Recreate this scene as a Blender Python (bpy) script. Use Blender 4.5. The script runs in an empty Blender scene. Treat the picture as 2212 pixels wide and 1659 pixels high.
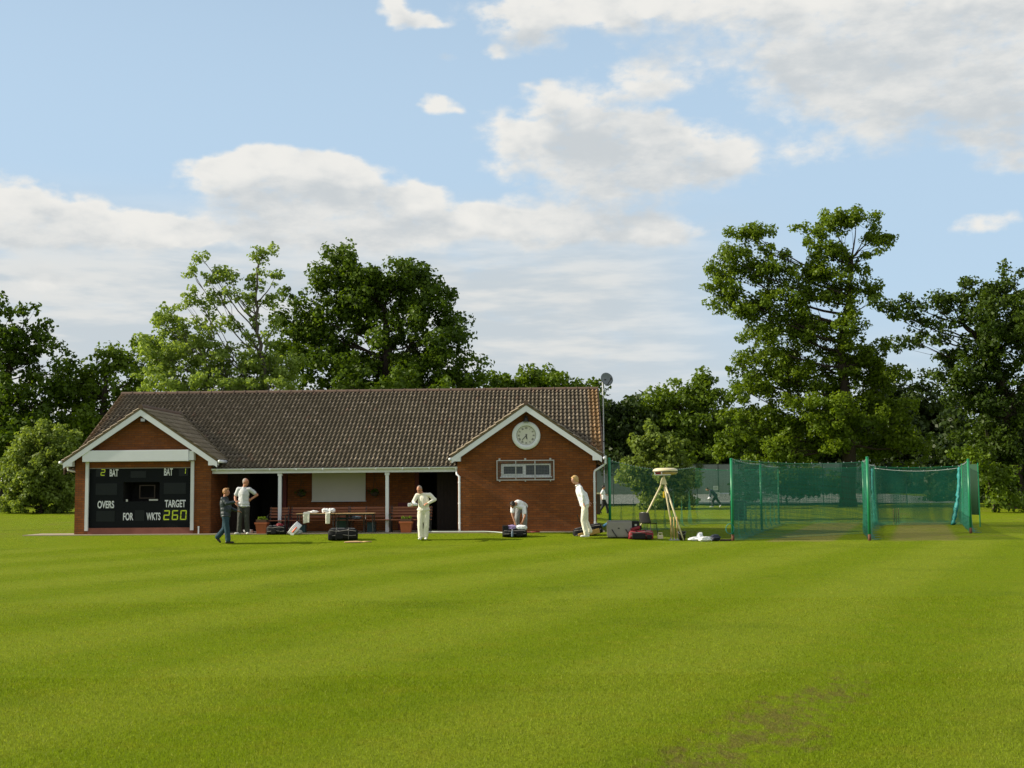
import bpy, bmesh, math, random
import numpy as np
from mathutils import Vector, Matrix, Euler
rnd = random.Random(11)
nr = np.random.default_rng(7)
SC = bpy.context.scene
COL = SC.collection
RAD = math.radians

# ------------------------------------------------------------------ camera
F_PX, CX, CY, CAM_H = 2750.0, 1106.0, 829.5, 1.7          # focal length and centre in a 2212 px wide frame
PITCH, ROLL = RAD(4.71), RAD(0.45)
_f = np.array([0, math.cos(PITCH), math.sin(PITCH)])
_u = np.array([0, -math.sin(PITCH), math.cos(PITCH)])
_r = np.array([1.0, 0, 0])
CR = _r * math.cos(ROLL) - _u * math.sin(ROLL)
CU = _u * math.cos(ROLL) + _r * math.sin(ROLL)
cam_d = bpy.data.cameras.new('camera')
cam_d.sensor_width = 36.0
cam_d.lens = F_PX / 2212.0 * 36.0
cam_d.clip_start, cam_d.clip_end = 0.1, 3000.0
cam = bpy.data.objects.new('camera', cam_d)
COL.objects.link(cam)
cam.matrix_world = Matrix(((CR[0], CU[0], -_f[0], 0), (CR[1], CU[1], -_f[1], 0), (CR[2], CU[2], -_f[2], CAM_H), (0, 0, 0, 1)))
SC.camera = cam
SC.view_settings.view_transform = 'Standard'
SC.view_settings.look = 'None'
SC.view_settings.exposure = 0.42
SC.view_settings.gamma = 1.0
SC.render.engine = 'CYCLES'
SC.cycles.max_bounces = 4
SC.cycles.transparent_max_bounces = 24
SC.cycles.use_denoising = True
SC.cycles.denoising_input_passes = 'RGB_ALBEDO_NORMAL'
SC.cycles.denoising_prefilter = 'NONE'

# ------------------------------------------------------------------ sun and sky
SUN_EL, SUN_AZ = RAD(28), RAD(269)                 # azimuth clockwise from +Y
sd = np.array([math.sin(SUN_AZ) * math.cos(SUN_EL), math.cos(SUN_AZ) * math.cos(SUN_EL), math.sin(SUN_EL)])
sun_d = bpy.data.lights.new('sun', 'SUN')
sun_d.energy = 5.0
sun_d.angle = RAD(0.55)
sun_d.color = (1.0, 0.90, 0.72)
sun = bpy.data.objects.new('sun', sun_d)
COL.objects.link(sun)
sun.rotation_euler = Vector((-sd[0], -sd[1], -sd[2])).to_track_quat('-Z', 'Y').to_euler()


class NT:
    """tiny helper for building node trees"""
    def __init__(s, tree):
        s.t = tree; s.n = tree.nodes; s.l = tree.links
    def add(s, typ, **kw):
        nd = s.n.new(typ)
        for k, v in kw.items():
            setattr(nd, k, v)
        return nd
    def put(s, sock, v):
        if hasattr(v, 'is_linked') or isinstance(v, bpy.types.NodeSocket):
            s.l.new(v, sock)
        elif v is not None:
            sock.default_value = v
    def m(s, op, a, b=None, c=None, clamp=False):
        nd = s.add('ShaderNodeMath', operation=op); nd.use_clamp = clamp
        s.put(nd.inputs[0], a)
        if b is not None: s.put(nd.inputs[1], b)
        if c is not None: s.put(nd.inputs[2], c)
        return nd.outputs[0]
    def sm(s, x, a, b):
        nd = s.add('ShaderNodeMapRange', interpolation_type='SMOOTHSTEP')
        s.put(nd.inputs[0], x); s.put(nd.inputs[1], a); s.put(nd.inputs[2], b)
        return nd.outputs[0]
    def mix(s, f, a, b, mode='MIX'):
        nd = s.add('ShaderNodeMix', data_type='RGBA', blend_type=mode)
        s.put(nd.inputs[0], f)
        s.put(nd.inputs[6], a if not isinstance(a, tuple) else (*a[:3], 1)); s.put(nd.inputs[7], b if not isinstance(b, tuple) else (*b[:3], 1))
        return nd.outputs[2]
    def noise(s, vec, scale, detail=3.0, rough=0.55, dim='3D', out=0):
        nd = s.add('ShaderNodeTexNoise', noise_dimensions=dim)
        s.put(nd.inputs['Vector'], vec); nd.inputs['Scale'].default_value = scale
        nd.inputs['Detail'].default_value = detail; nd.inputs['Roughness'].default_value = rough
        return nd.outputs[out]
    def mapv(s, vec, loc=(0, 0, 0), rot=(0, 0, 0), scale=(1, 1, 1)):
        nd = s.add('ShaderNodeMapping'); s.put(nd.inputs[0], vec)
        nd.inputs[1].default_value = loc; nd.inputs[2].default_value = rot; nd.inputs[3].default_value = scale
        return nd.outputs[0]
    def sep(s, vec):
        nd = s.add('ShaderNodeSeparateXYZ'); s.put(nd.inputs[0], vec); return nd.outputs
    def comb(s, x, y, z):
        nd = s.add('ShaderNodeCombineXYZ')
        for i, v in enumerate((x, y, z)): s.put(nd.inputs[i], v)
        return nd.outputs[0]


# clouds of the evening sky: azimuth, elevation, half width, half height, weight (degrees)
CLOUDS = []
def cloud(px, py, rx, ry, w=1.0):
    d = _f * F_PX + CR * (px - CX) - CU * (py - CY)
    d = d / np.linalg.norm(d)
    CLOUDS.append((math.degrees(math.atan2(d[0], d[1])), math.degrees(math.asin(d[2])), math.degrees(rx / F_PX), math.degrees(ry / F_PX), w))
for c in [(1180, 305, 140, 70, 1.05), (1290, 265, 120, 60, 1.05), (1420, 310, 150, 75, 1.1), (1330, 375, 200, 70, 1.1), (1530, 355, 100, 42, 1), (1200, 260, 70, 50, .8),
          (1380, 140, 110, 45, .72), (1430, 180, 60, 22, .45), (1400, 232, 150, 16, -.45), (1250, 120, 60, 30, -.3),
          (1480, 10, 420, 48, 1.1), (1250, 0, 160, 30, .9), (1150, 62, 75, 50, .85), (1750, 90, 200, 65, 1.1), (1810, 180, 170, 62, 1.1), (1890, 270, 100, 48, 1), (2050, 70, 220, 110, 1.2), (2130, 170, 130, 75, 1.1), (2210, 120, 140, 120, 1.2), (1960, 140, 90, 60, .9), (2110, 300, 90, 24, .65), (2190, 345, 75, 30, .75),
          (470, 372, 90, 36, 1.05), (540, 338, 46, 34, 1.0), (640, 362, 110, 42, 1.1), (740, 395, 105, 48, 1.1), (640, 430, 180, 50, 1.1), (905, 415, 50, 24, .95), (800, 455, 150, 45, 1.1),
          (35, 420, 85, 42, 1.1), (120, 468, 115, 36, 1.1), (250, 498, 150, 28, 1.05), (420, 500, 130, 22, 1.0), (60, 505, 160, 40, 1.1), (110, 610, 150, 30, .7),
          (1000, 482, 190, 38, 1.05), (1150, 485, 150, 34, 1.05), (1300, 492, 150, 34, 1.0), (1430, 512, 110, 28, .9), (700, 510, 300, 40, 1.0),
          (860, 30, 40, 22, .75), (905, 45, 40, 18, .75), (950, 50, 38, 14, .7), (850, 8, 30, 30, .65), (925, 218, 26, 26, .62), (958, 232, 36, 18, .7), (1000, 236, 24, 14, .6), (1075, 110, 34, 14, .62), (970, 122, 34, 11, .5), (1150, 195, 34, 11, .45), (2110, 485, 60, 22, .5), (2160, 470, 50, 24, .5), (1750, 330, 70, 40, .55)]:
    cloud(*c)
W = bpy.data.worlds.new('World'); SC.world = W; W.use_nodes = True
w = NT(W.node_tree); w.n.clear()
sky = w.add('ShaderNodeTexSky', sky_type='NISHITA')
sky.sun_disc = False; sky.sun_elevation = SUN_EL; sky.sun_rotation = SUN_AZ
sky.altitude = 60; sky.air_density = 1.0; sky.dust_density = 1.6; sky.ozone_density = 1.0
grp = bpy.data.node_groups.new('cloud_density', 'ShaderNodeTree')
grp.interface.new_socket('Az', in_out='INPUT', socket_type='NodeSocketFloat')
grp.interface.new_socket('El', in_out='INPUT', socket_type='NodeSocketFloat')
grp.interface.new_socket('Density', in_out='OUTPUT', socket_type='NodeSocketFloat'); grp.interface.new_socket('Bulk', in_out='OUTPUT', socket_type='NodeSocketFloat')
g = NT(grp); gi = g.add('NodeGroupInput'); go = g.add('NodeGroupOutput')
az, el = gi.outputs[0], gi.outputs[1]
pv = g.comb(az, g.m('MULTIPLY', el, 1.7), 3.0)
wn = g.add('ShaderNodeVectorMath', operation='MULTIPLY_ADD')
g.l.new(g.noise(pv, .35, 3, .5, out=1), wn.inputs[0]); wn.inputs[1].default_value = (2.6, 1.8, 0); g.l.new(g.comb(az, el, 0), wn.inputs[2])
tot = 0.0
for (a, e, rx, ry, wt) in CLOUDS:
    q_ = math.sqrt(.95)
    va = g.add('ShaderNodeVectorMath', operation='MULTIPLY_ADD'); g.l.new(wn.outputs[0], va.inputs[0])
    va.inputs[1].default_value = (q_ / rx, q_ / ry, 0); va.inputs[2].default_value = (-(a + 1.3) * q_ / rx, -(e + .9) * q_ / ry, 0)
    dp = g.add('ShaderNodeVectorMath', operation='DOT_PRODUCT'); g.l.new(va.outputs[0], dp.inputs[0]); g.l.new(va.outputs[0], dp.inputs[1])
    tot = g.m('MULTIPLY_ADD', g.m('POWER', math.exp(-1), dp.outputs['Value']), wt, tot)
tot = g.m('MINIMUM', tot, 1.15)
fb = g.noise(pv, .42, 7, .56)
fb2 = g.noise(pv, 1.3, 6, .6)
def puff(sc):
    v_ = g.add('ShaderNodeTexVoronoi', feature='SMOOTH_F1'); v_.inputs['Scale'].default_value = sc; v_.inputs['Smoothness'].default_value = .35
    dv = g.add('ShaderNodeVectorMath', operation='MULTIPLY_ADD'); g.l.new(g.noise(pv, sc * 1.5, 3, .6, out=1), dv.inputs[0]); dv.inputs[1].default_value = (.5 / sc,) * 3; g.l.new(pv, dv.inputs[2])
    g.l.new(dv.outputs[0], v_.inputs['Vector']); return g.m('SUBTRACT', .45, v_.outputs['Distance'])
nz = g.m('ADD', g.m('ADD', g.m('MULTIPLY', g.m('SUBTRACT', fb, .5), .8), g.m('MULTIPLY', g.m('SUBTRACT', fb2, .5), .95)), g.m('ADD', g.m('MULTIPLY', puff(.42), .38), g.m('MULTIPLY', puff(1.1), .22)))
# unseen clouds round the rest of the sky, weighted up to brighten shaded fronts
rest = g.m('MULTIPLY', g.sm(g.m('ABSOLUTE', az), 27, 40), .80)
den = g.m('ADD', g.m('ADD', tot, rest), g.m('MULTIPLY', nz, g.m('ADD', g.m('MULTIPLY', g.m('MINIMUM', tot, 1.0), .8), .35)))
g.l.new(den, go.inputs[0])
g.l.new(g.m('ADD', g.m('ADD', tot, rest), g.m('MULTIPLY', g.m('SUBTRACT', g.noise(pv, .6, 2.5, .5), .5), 1.5)), go.inputs[1])

tc = w.add('ShaderNodeTexCoord')
X, Y, Z = w.sep(tc.outputs['Generated'])
azw = w.m('MULTIPLY', w.m('ARCTAN2', X, Y), 57.29578)
elw = w.m('MULTIPLY', w.m('ARCSINE', Z), 57.29578)
def dens(de, da=0.0, k_=0):
    n_ = w.add('ShaderNodeGroup'); n_.node_tree = grp
    w.l.new(w.m('ADD', azw, da), n_.inputs[0]); w.l.new(w.m('ADD', elw, de), n_.inputs[1]); return n_ if k_ is None else n_.outputs[k_]
n0 = dens(0.0, 0.0, None); d0, b0 = n0.outputs[0], n0.outputs[1]
d1 = dens(1.4, -.6, 1); tex = w.noise(w.comb(azw, w.m('MULTIPLY', elw, 1.6), 1.0), .9, 4, .6)
under = w.sm(w.m('ADD', w.m('MULTIPLY', w.m('ADD', d1, w.m('MULTIPLY', b0, .6)), .62), w.m('MULTIPLY', w.m('SUBTRACT', tex, .5), .55)), .30, 1.15)
cover = w.sm(d0, w.m('SUBTRACT', .30, w.m('MULTIPLY', under, .14)), w.m('ADD', .92, w.m('MULTIPLY', under, .22)))
# low veil of thin cloud towards the horizon
veil_n = w.noise(w.comb(w.m('MULTIPLY', azw, .3), elw, 0), .55, 5, .55)
veil = w.m('MULTIPLY', w.m('MULTIPLY', w.sm(elw, 14.0, 9.0), w.sm(veil_n, .10, .46)), w.sm(azw, 15, 3))
veil = w.m('ADD', w.m('MULTIPLY', veil, .92), w.m('MULTIPLY', w.m('MULTIPLY', w.sm(elw, 9.0, 3.0), w.sm(azw, 3, 15)), .55), clamp=True)
streak = w.noise(w.comb(w.m('MULTIPLY', azw, .22), w.m('MULTIPLY', elw, 1.3), 7.0), .8, 5, .55)
skyc = w.add('ShaderNodeVectorMath', operation='MULTIPLY')
w.l.new(sky.outputs[0], skyc.inputs[0]); skyc.inputs[1].default_value = (1, 1, 1)
SKY_S = 0.10
KB = 1 / SKY_S
white = (.65 * KB, .64 * KB, .61 * KB); grey = (.445 * KB, .472 * KB, .488 * KB)
veilc = (.435 * KB, .475 * KB, .50 * KB); hazec = (.40 * KB, .535 * KB, .67 * KB)
thin = w.m('MULTIPLY', w.sm(elw, 48.0, 14.0), .80)                       # thin high haze over the lower sky
base = w.mix(thin, skyc.outputs[0], hazec)
base = w.mix(veil, base, w.mix(w.sm(streak, .42, .66), veilc, (.575 * KB, .575 * KB, .555 * KB)))
tx2 = w.noise(w.comb(w.m('MULTIPLY', azw, .7), w.m('MULTIPLY', elw, 1.7), 5.0), .34, 6, .62)
cc = w.mix(w.m('MULTIPLY', under, w.m('ADD', .30, w.m('MULTIPLY', w.sm(tx2, .30, .62), .70))), white, grey)
full = w.mix(w.m('MULTIPLY', cover, .97), base, cc)
bgn = w.add('ShaderNodeBackground'); w.l.new(full, bgn.inputs[0]); bgn.inputs[1].default_value = SKY_S
wo = w.add('ShaderNodeOutputWorld'); w.l.new(bgn.outputs[0], wo.inputs[0])
W.cycles.sampling_method = 'MANUAL'; W.cycles.sample_map_resolution = 512


# ------------------------------------------------------------------ placing helpers
def ray(u, v):
    return _f * F_PX + CR * (u - CX) - CU * (v - CY)
def pix(u, v, Y):
    d = ray(u, v); return np.array([0, 0, CAM_H]) + d * (Y / d[1])
def sstep(x, a, b):
    t = np.clip((x - a) / (b - a), 0, 1); return t * t * (3 - 2 * t)
def gz(x, y):
    """height of the ground"""
    x = np.asarray(x, float); y = np.asarray(y, float)
    rise = .255 * sstep(y, 39.6, 42.3) * (1 - sstep(x, 3.2, 6.0))
    far = np.maximum(0, y - 74) * .018 + .05 * sstep(y, 66, 78)
    return rise + np.minimum(far, 3.0) - .02 * sstep(y, 39, 37)
def gzf(x, y): return float(gz(x, y))
BT = RAD(2.2)
BO = pix(160, 1155, 43.3); BO[2] = 0
BM = Matrix.Translation(Vector(BO)) @ Matrix.Rotation(-BT, 4, 'Z')
def B(x, y, z): return BM @ Vector((x, y, z))        # point in the pavilion's own axes -> world
ZB = .27


# ------------------------------------------------------------------ objects helpers
def tag(o, label=None, cat=None, group=None, kind=None):
    if label: o['label'] = label
    if cat: o['category'] = cat
    if group: o['group'] = group
    if kind: o['kind'] = kind
    return o
def empty(name, loc=(0, 0, 0), rz=0.0, label=None, cat=None, group=None):
    o = bpy.data.objects.new(name, None); COL.objects.link(o)
    o.location = loc; o.rotation_euler = (0, 0, rz); o.empty_display_size = .2
    return tag(o, label, cat, group)
def link(name, me, mats=None, parent=None, smooth=False, loc=None, rot=None):
    o = bpy.data.objects.new(name, me); COL.objects.link(o)
    if mats is not None:
        for m_ in (mats if isinstance(mats, (list, tuple)) else [mats]): me.materials.append(m_)
    if parent is not None: o.parent = parent
    if loc is not None: o.location = loc
    if rot is not None: o.rotation_euler = rot
    if smooth: me.polygons.foreach_set('use_smooth', [True] * len(me.polygons))
    return o
def copy_tree(o, parent=None):
    c = o.copy(); COL.objects.link(c)
    if parent is not None: c.parent = parent
    for ch in o.children: copy_tree(ch, c)
    return c
def np_mesh(name, V, Fc, k):
    me = bpy.data.meshes.new(name)
    V = np.asarray(V, np.float32); Fc = np.asarray(Fc, np.int32)
    me.vertices.add(len(V)); me.vertices.foreach_set('co', V.ravel())
    me.loops.add(Fc.size); me.loops.foreach_set('vertex_index', Fc.ravel())
    me.polygons.add(len(Fc)); me.polygons.foreach_set('loop_start', np.arange(0, Fc.size, k, dtype=np.int32))
    me.update(calc_edges=True)
    return me

class MB:
    def __init__(s): s.v = []; s.f = []; s.mi = []
    def add(s, vs, fs, mi=0):
        b = len(s.v); s.v += [tuple(map(float, v)) for v in vs]; s.f += [tuple(b + i for i in f) for f in fs]; s.mi += [mi] * len(fs); return s
    def box(s, x0, x1, y0, y1, z0, z1, mi=0, M=None):
        vs = [(x, y, z) for z in (z0, z1) for y in (y0, y1) for x in (x0, x1)]
        if M is not None: vs = [M @ Vector(v) for v in vs]
        return s.add(vs, [(0, 2, 3, 1), (4, 5, 7, 6), (0, 1, 5, 4), (2, 6, 7, 3), (0, 4, 6, 2), (1, 3, 7, 5)], mi)
    def prism(s, pts, y0, y1, mi=0):
        """outline in x,z, extruded along y"""
        n = len(pts)
        vs = [(p[0], y0, p[1]) for p in pts] + [(p[0], y1, p[1]) for p in pts]
        fs = [tuple(range(n)), tuple(range(2 * n - 1, n - 1, -1))] + [((i + 1) % n, i, n + i, n + (i + 1) % n) for i in range(n)]
        return s.add(vs, fs, mi)
    def tube(s, pts, rad, seg=8, mi=0, cap=True, flat=1.0):
        pts = [np.array(p, float) for p in pts]
        rads = rad if hasattr(rad, '__len__') else [rad] * len(pts)
        rings = []; prev = None
        for i, p in enumerate(pts):
            t = (pts[min(i + 1, len(pts) - 1)] - pts[max(i - 1, 0)]); t = t / (np.linalg.norm(t) + 1e-9)
            if prev is None:
                a = np.array([0, 0, 1.0]) if abs(t[2]) < .9 else np.array([1.0, 0, 0])
                prev = np.cross(t, a)
            n1 = prev - t * (prev @ t); n1 = n1 / (np.linalg.norm(n1) + 1e-9); n2 = np.cross(t, n1); prev = n1
            rings.append([p + rads[i] * (math.cos(2 * math.pi * k / seg) * n1 + math.sin(2 * math.pi * k / seg) * n2 * flat) for k in range(seg)])
        vs = [v for r in rings for v in r]
        fs = [(i * seg + k, i * seg + (k + 1) % seg, (i + 1) * seg + (k + 1) % seg, (i + 1) * seg + k) for i in range(len(pts) - 1) for k in range(seg)]
        if cap: fs += [tuple(range(seg - 1, -1, -1)), tuple((len(pts) - 1) * seg + k for k in range(seg))]
        return s.add(vs, fs, mi)
    def lathe(s, prof, seg=20, c=(0, 0, 0), mi=0, M=None, sx=1.0, sy=1.0):
        vs = []
        for (r, z) in prof:
            for k in range(seg):
                a = 2 * math.pi * k / seg; v = (c[0] + r * math.cos(a) * sx, c[1] + r * math.sin(a) * sy, c[2] + z)
                vs.append(M @ Vector(v) if M is not None else v)
        n = len(prof)
        fs = [(i * seg + k, i * seg + (k + 1) % seg, (i + 1) * seg + (k + 1) % seg, (i + 1) * seg + k) for i in range(n - 1) for k in range(seg)]
        fs += [tuple(range(seg - 1, -1, -1)), tuple((n - 1) * seg + k for k in range(seg))]
        return s.add(vs, fs, mi)
    def build(s, name, mats, parent=None, smooth=False, bevel=0.0, loc=None, rot=None):
        me = bpy.data.meshes.new(name); me.from_pydata(s.v, [], s.f)
        me.polygons.foreach_set('material_index', s.mi)
        bm = bmesh.new(); bm.from_mesh(me); bmesh.ops.recalc_face_normals(bm, faces=bm.faces[:])
        if bevel: bmesh.ops.bevel(bm, geom=bm.edges[:], offset=bevel, segments=2, affect='EDGES', profile=.6)
        bm.to_mesh(me); bm.free(); me.update()
        return link(name, me, mats, parent, smooth, loc, rot)


# ------------------------------------------------------------------ materials
def new_mat(name):
    m_ = bpy.data.materials.new(name); m_.use_nodes = True
    t = NT(m_.node_tree); bs = t.n['Principled BSDF']
    return m_, t, bs
def simple(name, col, rough=.6, var=.25, scale=9.0, bump=.0, metal=0.0, spec=.4, bscale=None):
    m_, t, bs = new_mat(name)
    c_ = t.add('ShaderNodeTexCoord').outputs['Object']
    n_ = t.noise(c_, scale, 5, .6)
    k = t.m('ADD', 1 - var, t.m('MULTIPLY', n_, 2 * var))
    t.put(bs.inputs['Base Color'], t.mix(1.0, tuple(col), t.comb(k, k, k), 'MULTIPLY'))
    bs.inputs['Roughness'].default_value = rough; bs.inputs['Metallic'].default_value = metal
    bs.inputs['Specular IOR Level'].default_value = spec
    if bump:
        bp = t.add('ShaderNodeBump'); bp.inputs['Strength'].default_value = 1.0; bp.inputs['Distance'].default_value = bump
        t.put(bp.inputs['Height'], t.noise(c_, bscale or scale * 4, 4, .6)); t.l.new(bp.outputs[0], bs.inputs['Normal'])
    return m_
M = {}
M['white'] = simple('white_paint', (.70, .73, .78), .45, .06, 3.0)
M['white_dirty'] = simple('weathered_white_paint', (.64, .66, .69), .5, .12, 5.0)
M['upvc'] = simple('white_plastic', (.70, .73, .78), .35, .05, 4.0)
M['black'] = simple('black_board', (.007, .009, .011), .7, .2, 2.0, spec=.12)
M['blackmetal'] = simple('black_iron', (.015, .016, .016), .45, .3, 20)
M['darkcloth'] = simple('black_nylon', (.010, .011, .012), .7, .4, 30, .006, spec=.2)
M['greycloth'] = simple('grey_vinyl', (.25, .235, .22), .5, .12, 6, .003)
M['redcloth'] = simple('red_nylon', (.20, .012, .02), .6, .3, 20, .004)
M['tan'] = simple('tan_fabric', (.45, .28, .08), .7, .2, 20)
M['whitecloth'] = simple('white_cotton', (.76, .78, .80), .85, .1, 14, .016, spec=.1, bscale=13)
M['creamcloth'] = simple('cream_flannel', (.76, .74, .62), .85, .1, 14, .016, spec=.1, bscale=13)
M['teecloth'] = simple('pale_grey_cotton', (.54, .56, .58), .85, .08, 14, .016, spec=.1, bscale=13)
M['jacket'] = simple('dark_navy_nylon', (.022, .035, .042), .5, .3, 12, .016, bscale=13)
M['jeans'] = simple('blue_denim', (.030, .062, .085), .8, .35, 14, .016, spec=.1, bscale=13)
M['darktrousers'] = simple('dark_green_tracksuit', (.035, .038, .032), .7, .25, 12, .016, bscale=13)
M['greytrousers'] = simple('grey_trousers', (.22, .23, .24), .8, .15, 12, .016, spec=.1, bscale=13)
M['blacktrousers'] = simple('black_trousers', (.014, .015, .018), .75, .3, 12, .016, bscale=13)
M['skin'] = simple('skin', (.50, .27, .18), .55, .1, 20)
M['skin_ruddy'] = simple('ruddy_skin', (.44, .20, .12), .5, .12, 20)
M['skin_dark'] = simple('tanned_skin', (.33, .16, .09), .55, .12, 20)
M['hair_fair'] = simple('fair_hair', (.50, .33, .13), .5, .35, 60, .006)
M['hair_ginger'] = simple('light_brown_hair', (.33, .17, .06), .5, .35, 60, .006)
M['hair_grey'] = simple('cropped_grey_hair', (.26, .22, .19), .6, .3, 60, .003)
M['hair_dark'] = simple('dark_brown_hair', (.018, .012, .010), .5, .35, 60, .006)
M['shoe_white'] = simple('white_leather', (.72, .72, .70), .5, .1, 18)
M['shoe_dark'] = simple('dark_leather', (.02, .017, .015), .4, .2, 18)
M['eye'] = simple('eye_dark', (.02, .015, .012), .3, .1, 18)
M['lips'] = simple('lips', (.36, .13, .10), .5, .1, 18)
M['terracotta'] = simple('terracotta', (.40, .115, .045), .75, .2, 9)
M['soilbox'] = simple('brown_trough', (.10, .055, .03), .8, .3, 12)
M['benchwood'] = simple('bench_hardwood', (.24, .085, .042), .55, .3, 10)
M['tablewood'] = simple('plywood_top', (.52, .34, .17), .6, .2, 9)
M['stumpwood'] = simple('ash_wood', (.56, .38, .15), .5, .15, 14)
M['willow'] = simple('willow_blade', (.58, .36, .20), .5, .15, 12)
M['netgreen'] = simple('green_paint', (.012, .20, .085), .35, .12, 8)
M['rust'] = simple('rusty_foot', (.12, .05, .025), .8, .4, 20)
M['teal'] = simple('teal_webbing', (.02, .22, .21), .6, .3, 8, .01)
M['canvas'] = simple('dark_green_canvas', (.012, .055, .022), .7, .2, 4)
M['rope'] = simple('pale_rope', (.55, .62, .58), .7, .1, 20)
M['cream_plastic'] = simple('cream_plastic', (.70, .62, .40), .35, .08, 6)
M['yellow_plastic'] = simple('yellow_plastic', (.70, .48, .02), .4, .1, 9)
M['ochre_plastic'] = simple('yellowed_plastic', (.56, .40, .15), .4, .15, 6)
M['steel'] = simple('galvanised_steel', (.42, .43, .43), .4, .1, 20, metal=.7)
M['dish'] = simple('grey_dish_metal', (.16, .18, .20), .5, .05, 6)
M['creampole'] = simple('cream_painted_tube', (.66, .58, .38), .4, .08, 8)
M['darkgreenbox'] = simple('dark_green_plastic', (.01, .06, .035), .4, .1, 6)
M['tealbox'] = simple('blue_green_plastic', (.03, .085, .095), .4, .1, 6)
M['blueplastic'] = simple('grey_blue_plastic', (.12, .17, .22), .4, .2, 12)
M['purple'] = simple('lilac_cotton', (.30, .22, .42), .85, .25, 12, .006)
M['orange'] = simple('orange_panel', (.75, .12, .03), .5, .1, 12)
M['navycloth'] = simple('navy_nylon', (.02, .025, .045), .6, .3, 16, .004)
M['greyshirt'] = simple('grey_marl_cotton', (.42, .43, .43), .85, .15, 14, .006)
M['darkbrown'] = simple('dark_stained_timber', (.028, .017, .012), .7, .3, 8)
M['darkred'] = simple('dark_red_paint', (.10, .010, .008), .6, .2, 8)
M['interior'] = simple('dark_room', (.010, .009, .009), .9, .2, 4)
M['panelboard'] = simple('cream_board', (.58, .57, .50), .6, .06, 3)
M['moss'] = simple('mossy_mortar', (.11, .085, .042), .95, .45, 22, .01)
M['concrete'] = simple('paving', (.34, .29, .21), .9, .22, 3.5, .006)
M['fenceposts'] = simple('dark_fence_steel', (.02, .035, .03), .5, .2, 8)
M['oldwood'] = simple('weathered_post', (.055, .04, .025), .9, .3, 9)
M['courtgrey'] = simple('tennis_court_tarmac', (.20, .215, .19), .9, .12, .6)
M['windbreak'] = simple('grey_green_windbreak', (.22, .26, .235), .9, .12, .8)
M['alum'] = simple('ladder_aluminium', (.7, .72, .72), .35, .1, 9, metal=.3)
M['shedtimber'] = simple('creosoted_shed', (.02, .017, .014), .9, .3, 5)
M['paleboard'] = simple('pale_building', (.55, .57, .58), .8, .08, 1)
M['dialface'] = simple('aged_dial', (.60, .60, .54), .5, .12, 5)
M['led'] = None
m_, t, bs = new_mat('lime_segment'); bs.inputs['Base Color'].default_value = (.60, .72, .03, 1); bs.inputs['Roughness'].default_value = .5
M['led'] = m_
m_, t, bs = new_mat('window_glass'); bs.inputs['Base Color'].default_value = (.03, .045, .055, 1); bs.inputs['Roughness'].default_value = .06
bs.inputs['Specular IOR Level'].default_value = .35; M['glass'] = m_

# brick
m_, t, bs = new_mat('red_brick')
c_ = t.add('ShaderNodeTexCoord').outputs['Object']
x_, y_, z_ = t.sep(c_)
uvb = t.comb(t.m('ADD', x_, y_), z_, 0)
def brick(c1, c2, mo, bias=0.0, off=.5):
    b_ = t.add('ShaderNodeTexBrick'); t.put(b_.inputs['Vector'], uvb)
    b_.inputs['Color1'].default_value = (*c1, 1); b_.inputs['Color2'].default_value = (*c2, 1); b_.inputs['Mortar'].default_value = (*mo, 1)
    b_.inputs['Scale'].default_value = 1.0; b_.inputs['Mortar Size'].default_value = .006; b_.inputs['Mortar Smooth'].default_value = .2
    b_.inputs['Bias'].default_value = bias; b_.inputs['Brick Width'].default_value = .225; b_.inputs['Row Height'].default_value = .075
    return b_
b1 = brick((.235, .080, .023), (.130, .043, .016), (.085, .050, .030))
b2 = brick((0, 0, 0), (1, 1, 1), (0, 0, 0), -.62)
col = t.mix(t.m('MULTIPLY', b2.outputs[0], .75), b1.outputs[0], (.36, .155, .058))
n1 = t.noise(c_, 1.1, 5, .6); n2 = t.noise(c_, 25, 3, .6)
k = t.m('ADD', .40, t.m('ADD', t.m('MULTIPLY', n1, .85), t.m('MULTIPLY', n2, .36)))
t.put(bs.inputs['Base Color'], t.mix(1.0, col, t.comb(k, k, k), 'MULTIPLY'))
bs.inputs['Roughness'].default_value = .9; bs.inputs['Specular IOR Level'].default_value = .15
bp = t.add('ShaderNodeBump'); bp.inputs['Distance'].default_value = .006; bp.inputs['Strength'].default_value = .8; bp.invert = True
t.put(bp.inputs['Height'], t.m('ADD', b1.outputs['Fac'], t.m('MULTIPLY', n2, .5))); t.l.new(bp.outputs[0], bs.inputs['Normal'])
M['brick'] = m_
m_, t, bs = new_mat('red_plinth')
c_ = t.add('ShaderNodeTexCoord').outputs['Object']
t.put(bs.inputs['Base Color'], t.mix(t.noise(c_, 3, 5, .6), (.16, .05, .035), (.27, .10, .07))); bs.inputs['Roughness'].default_value = .85; M['plinth'] = m_

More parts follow.
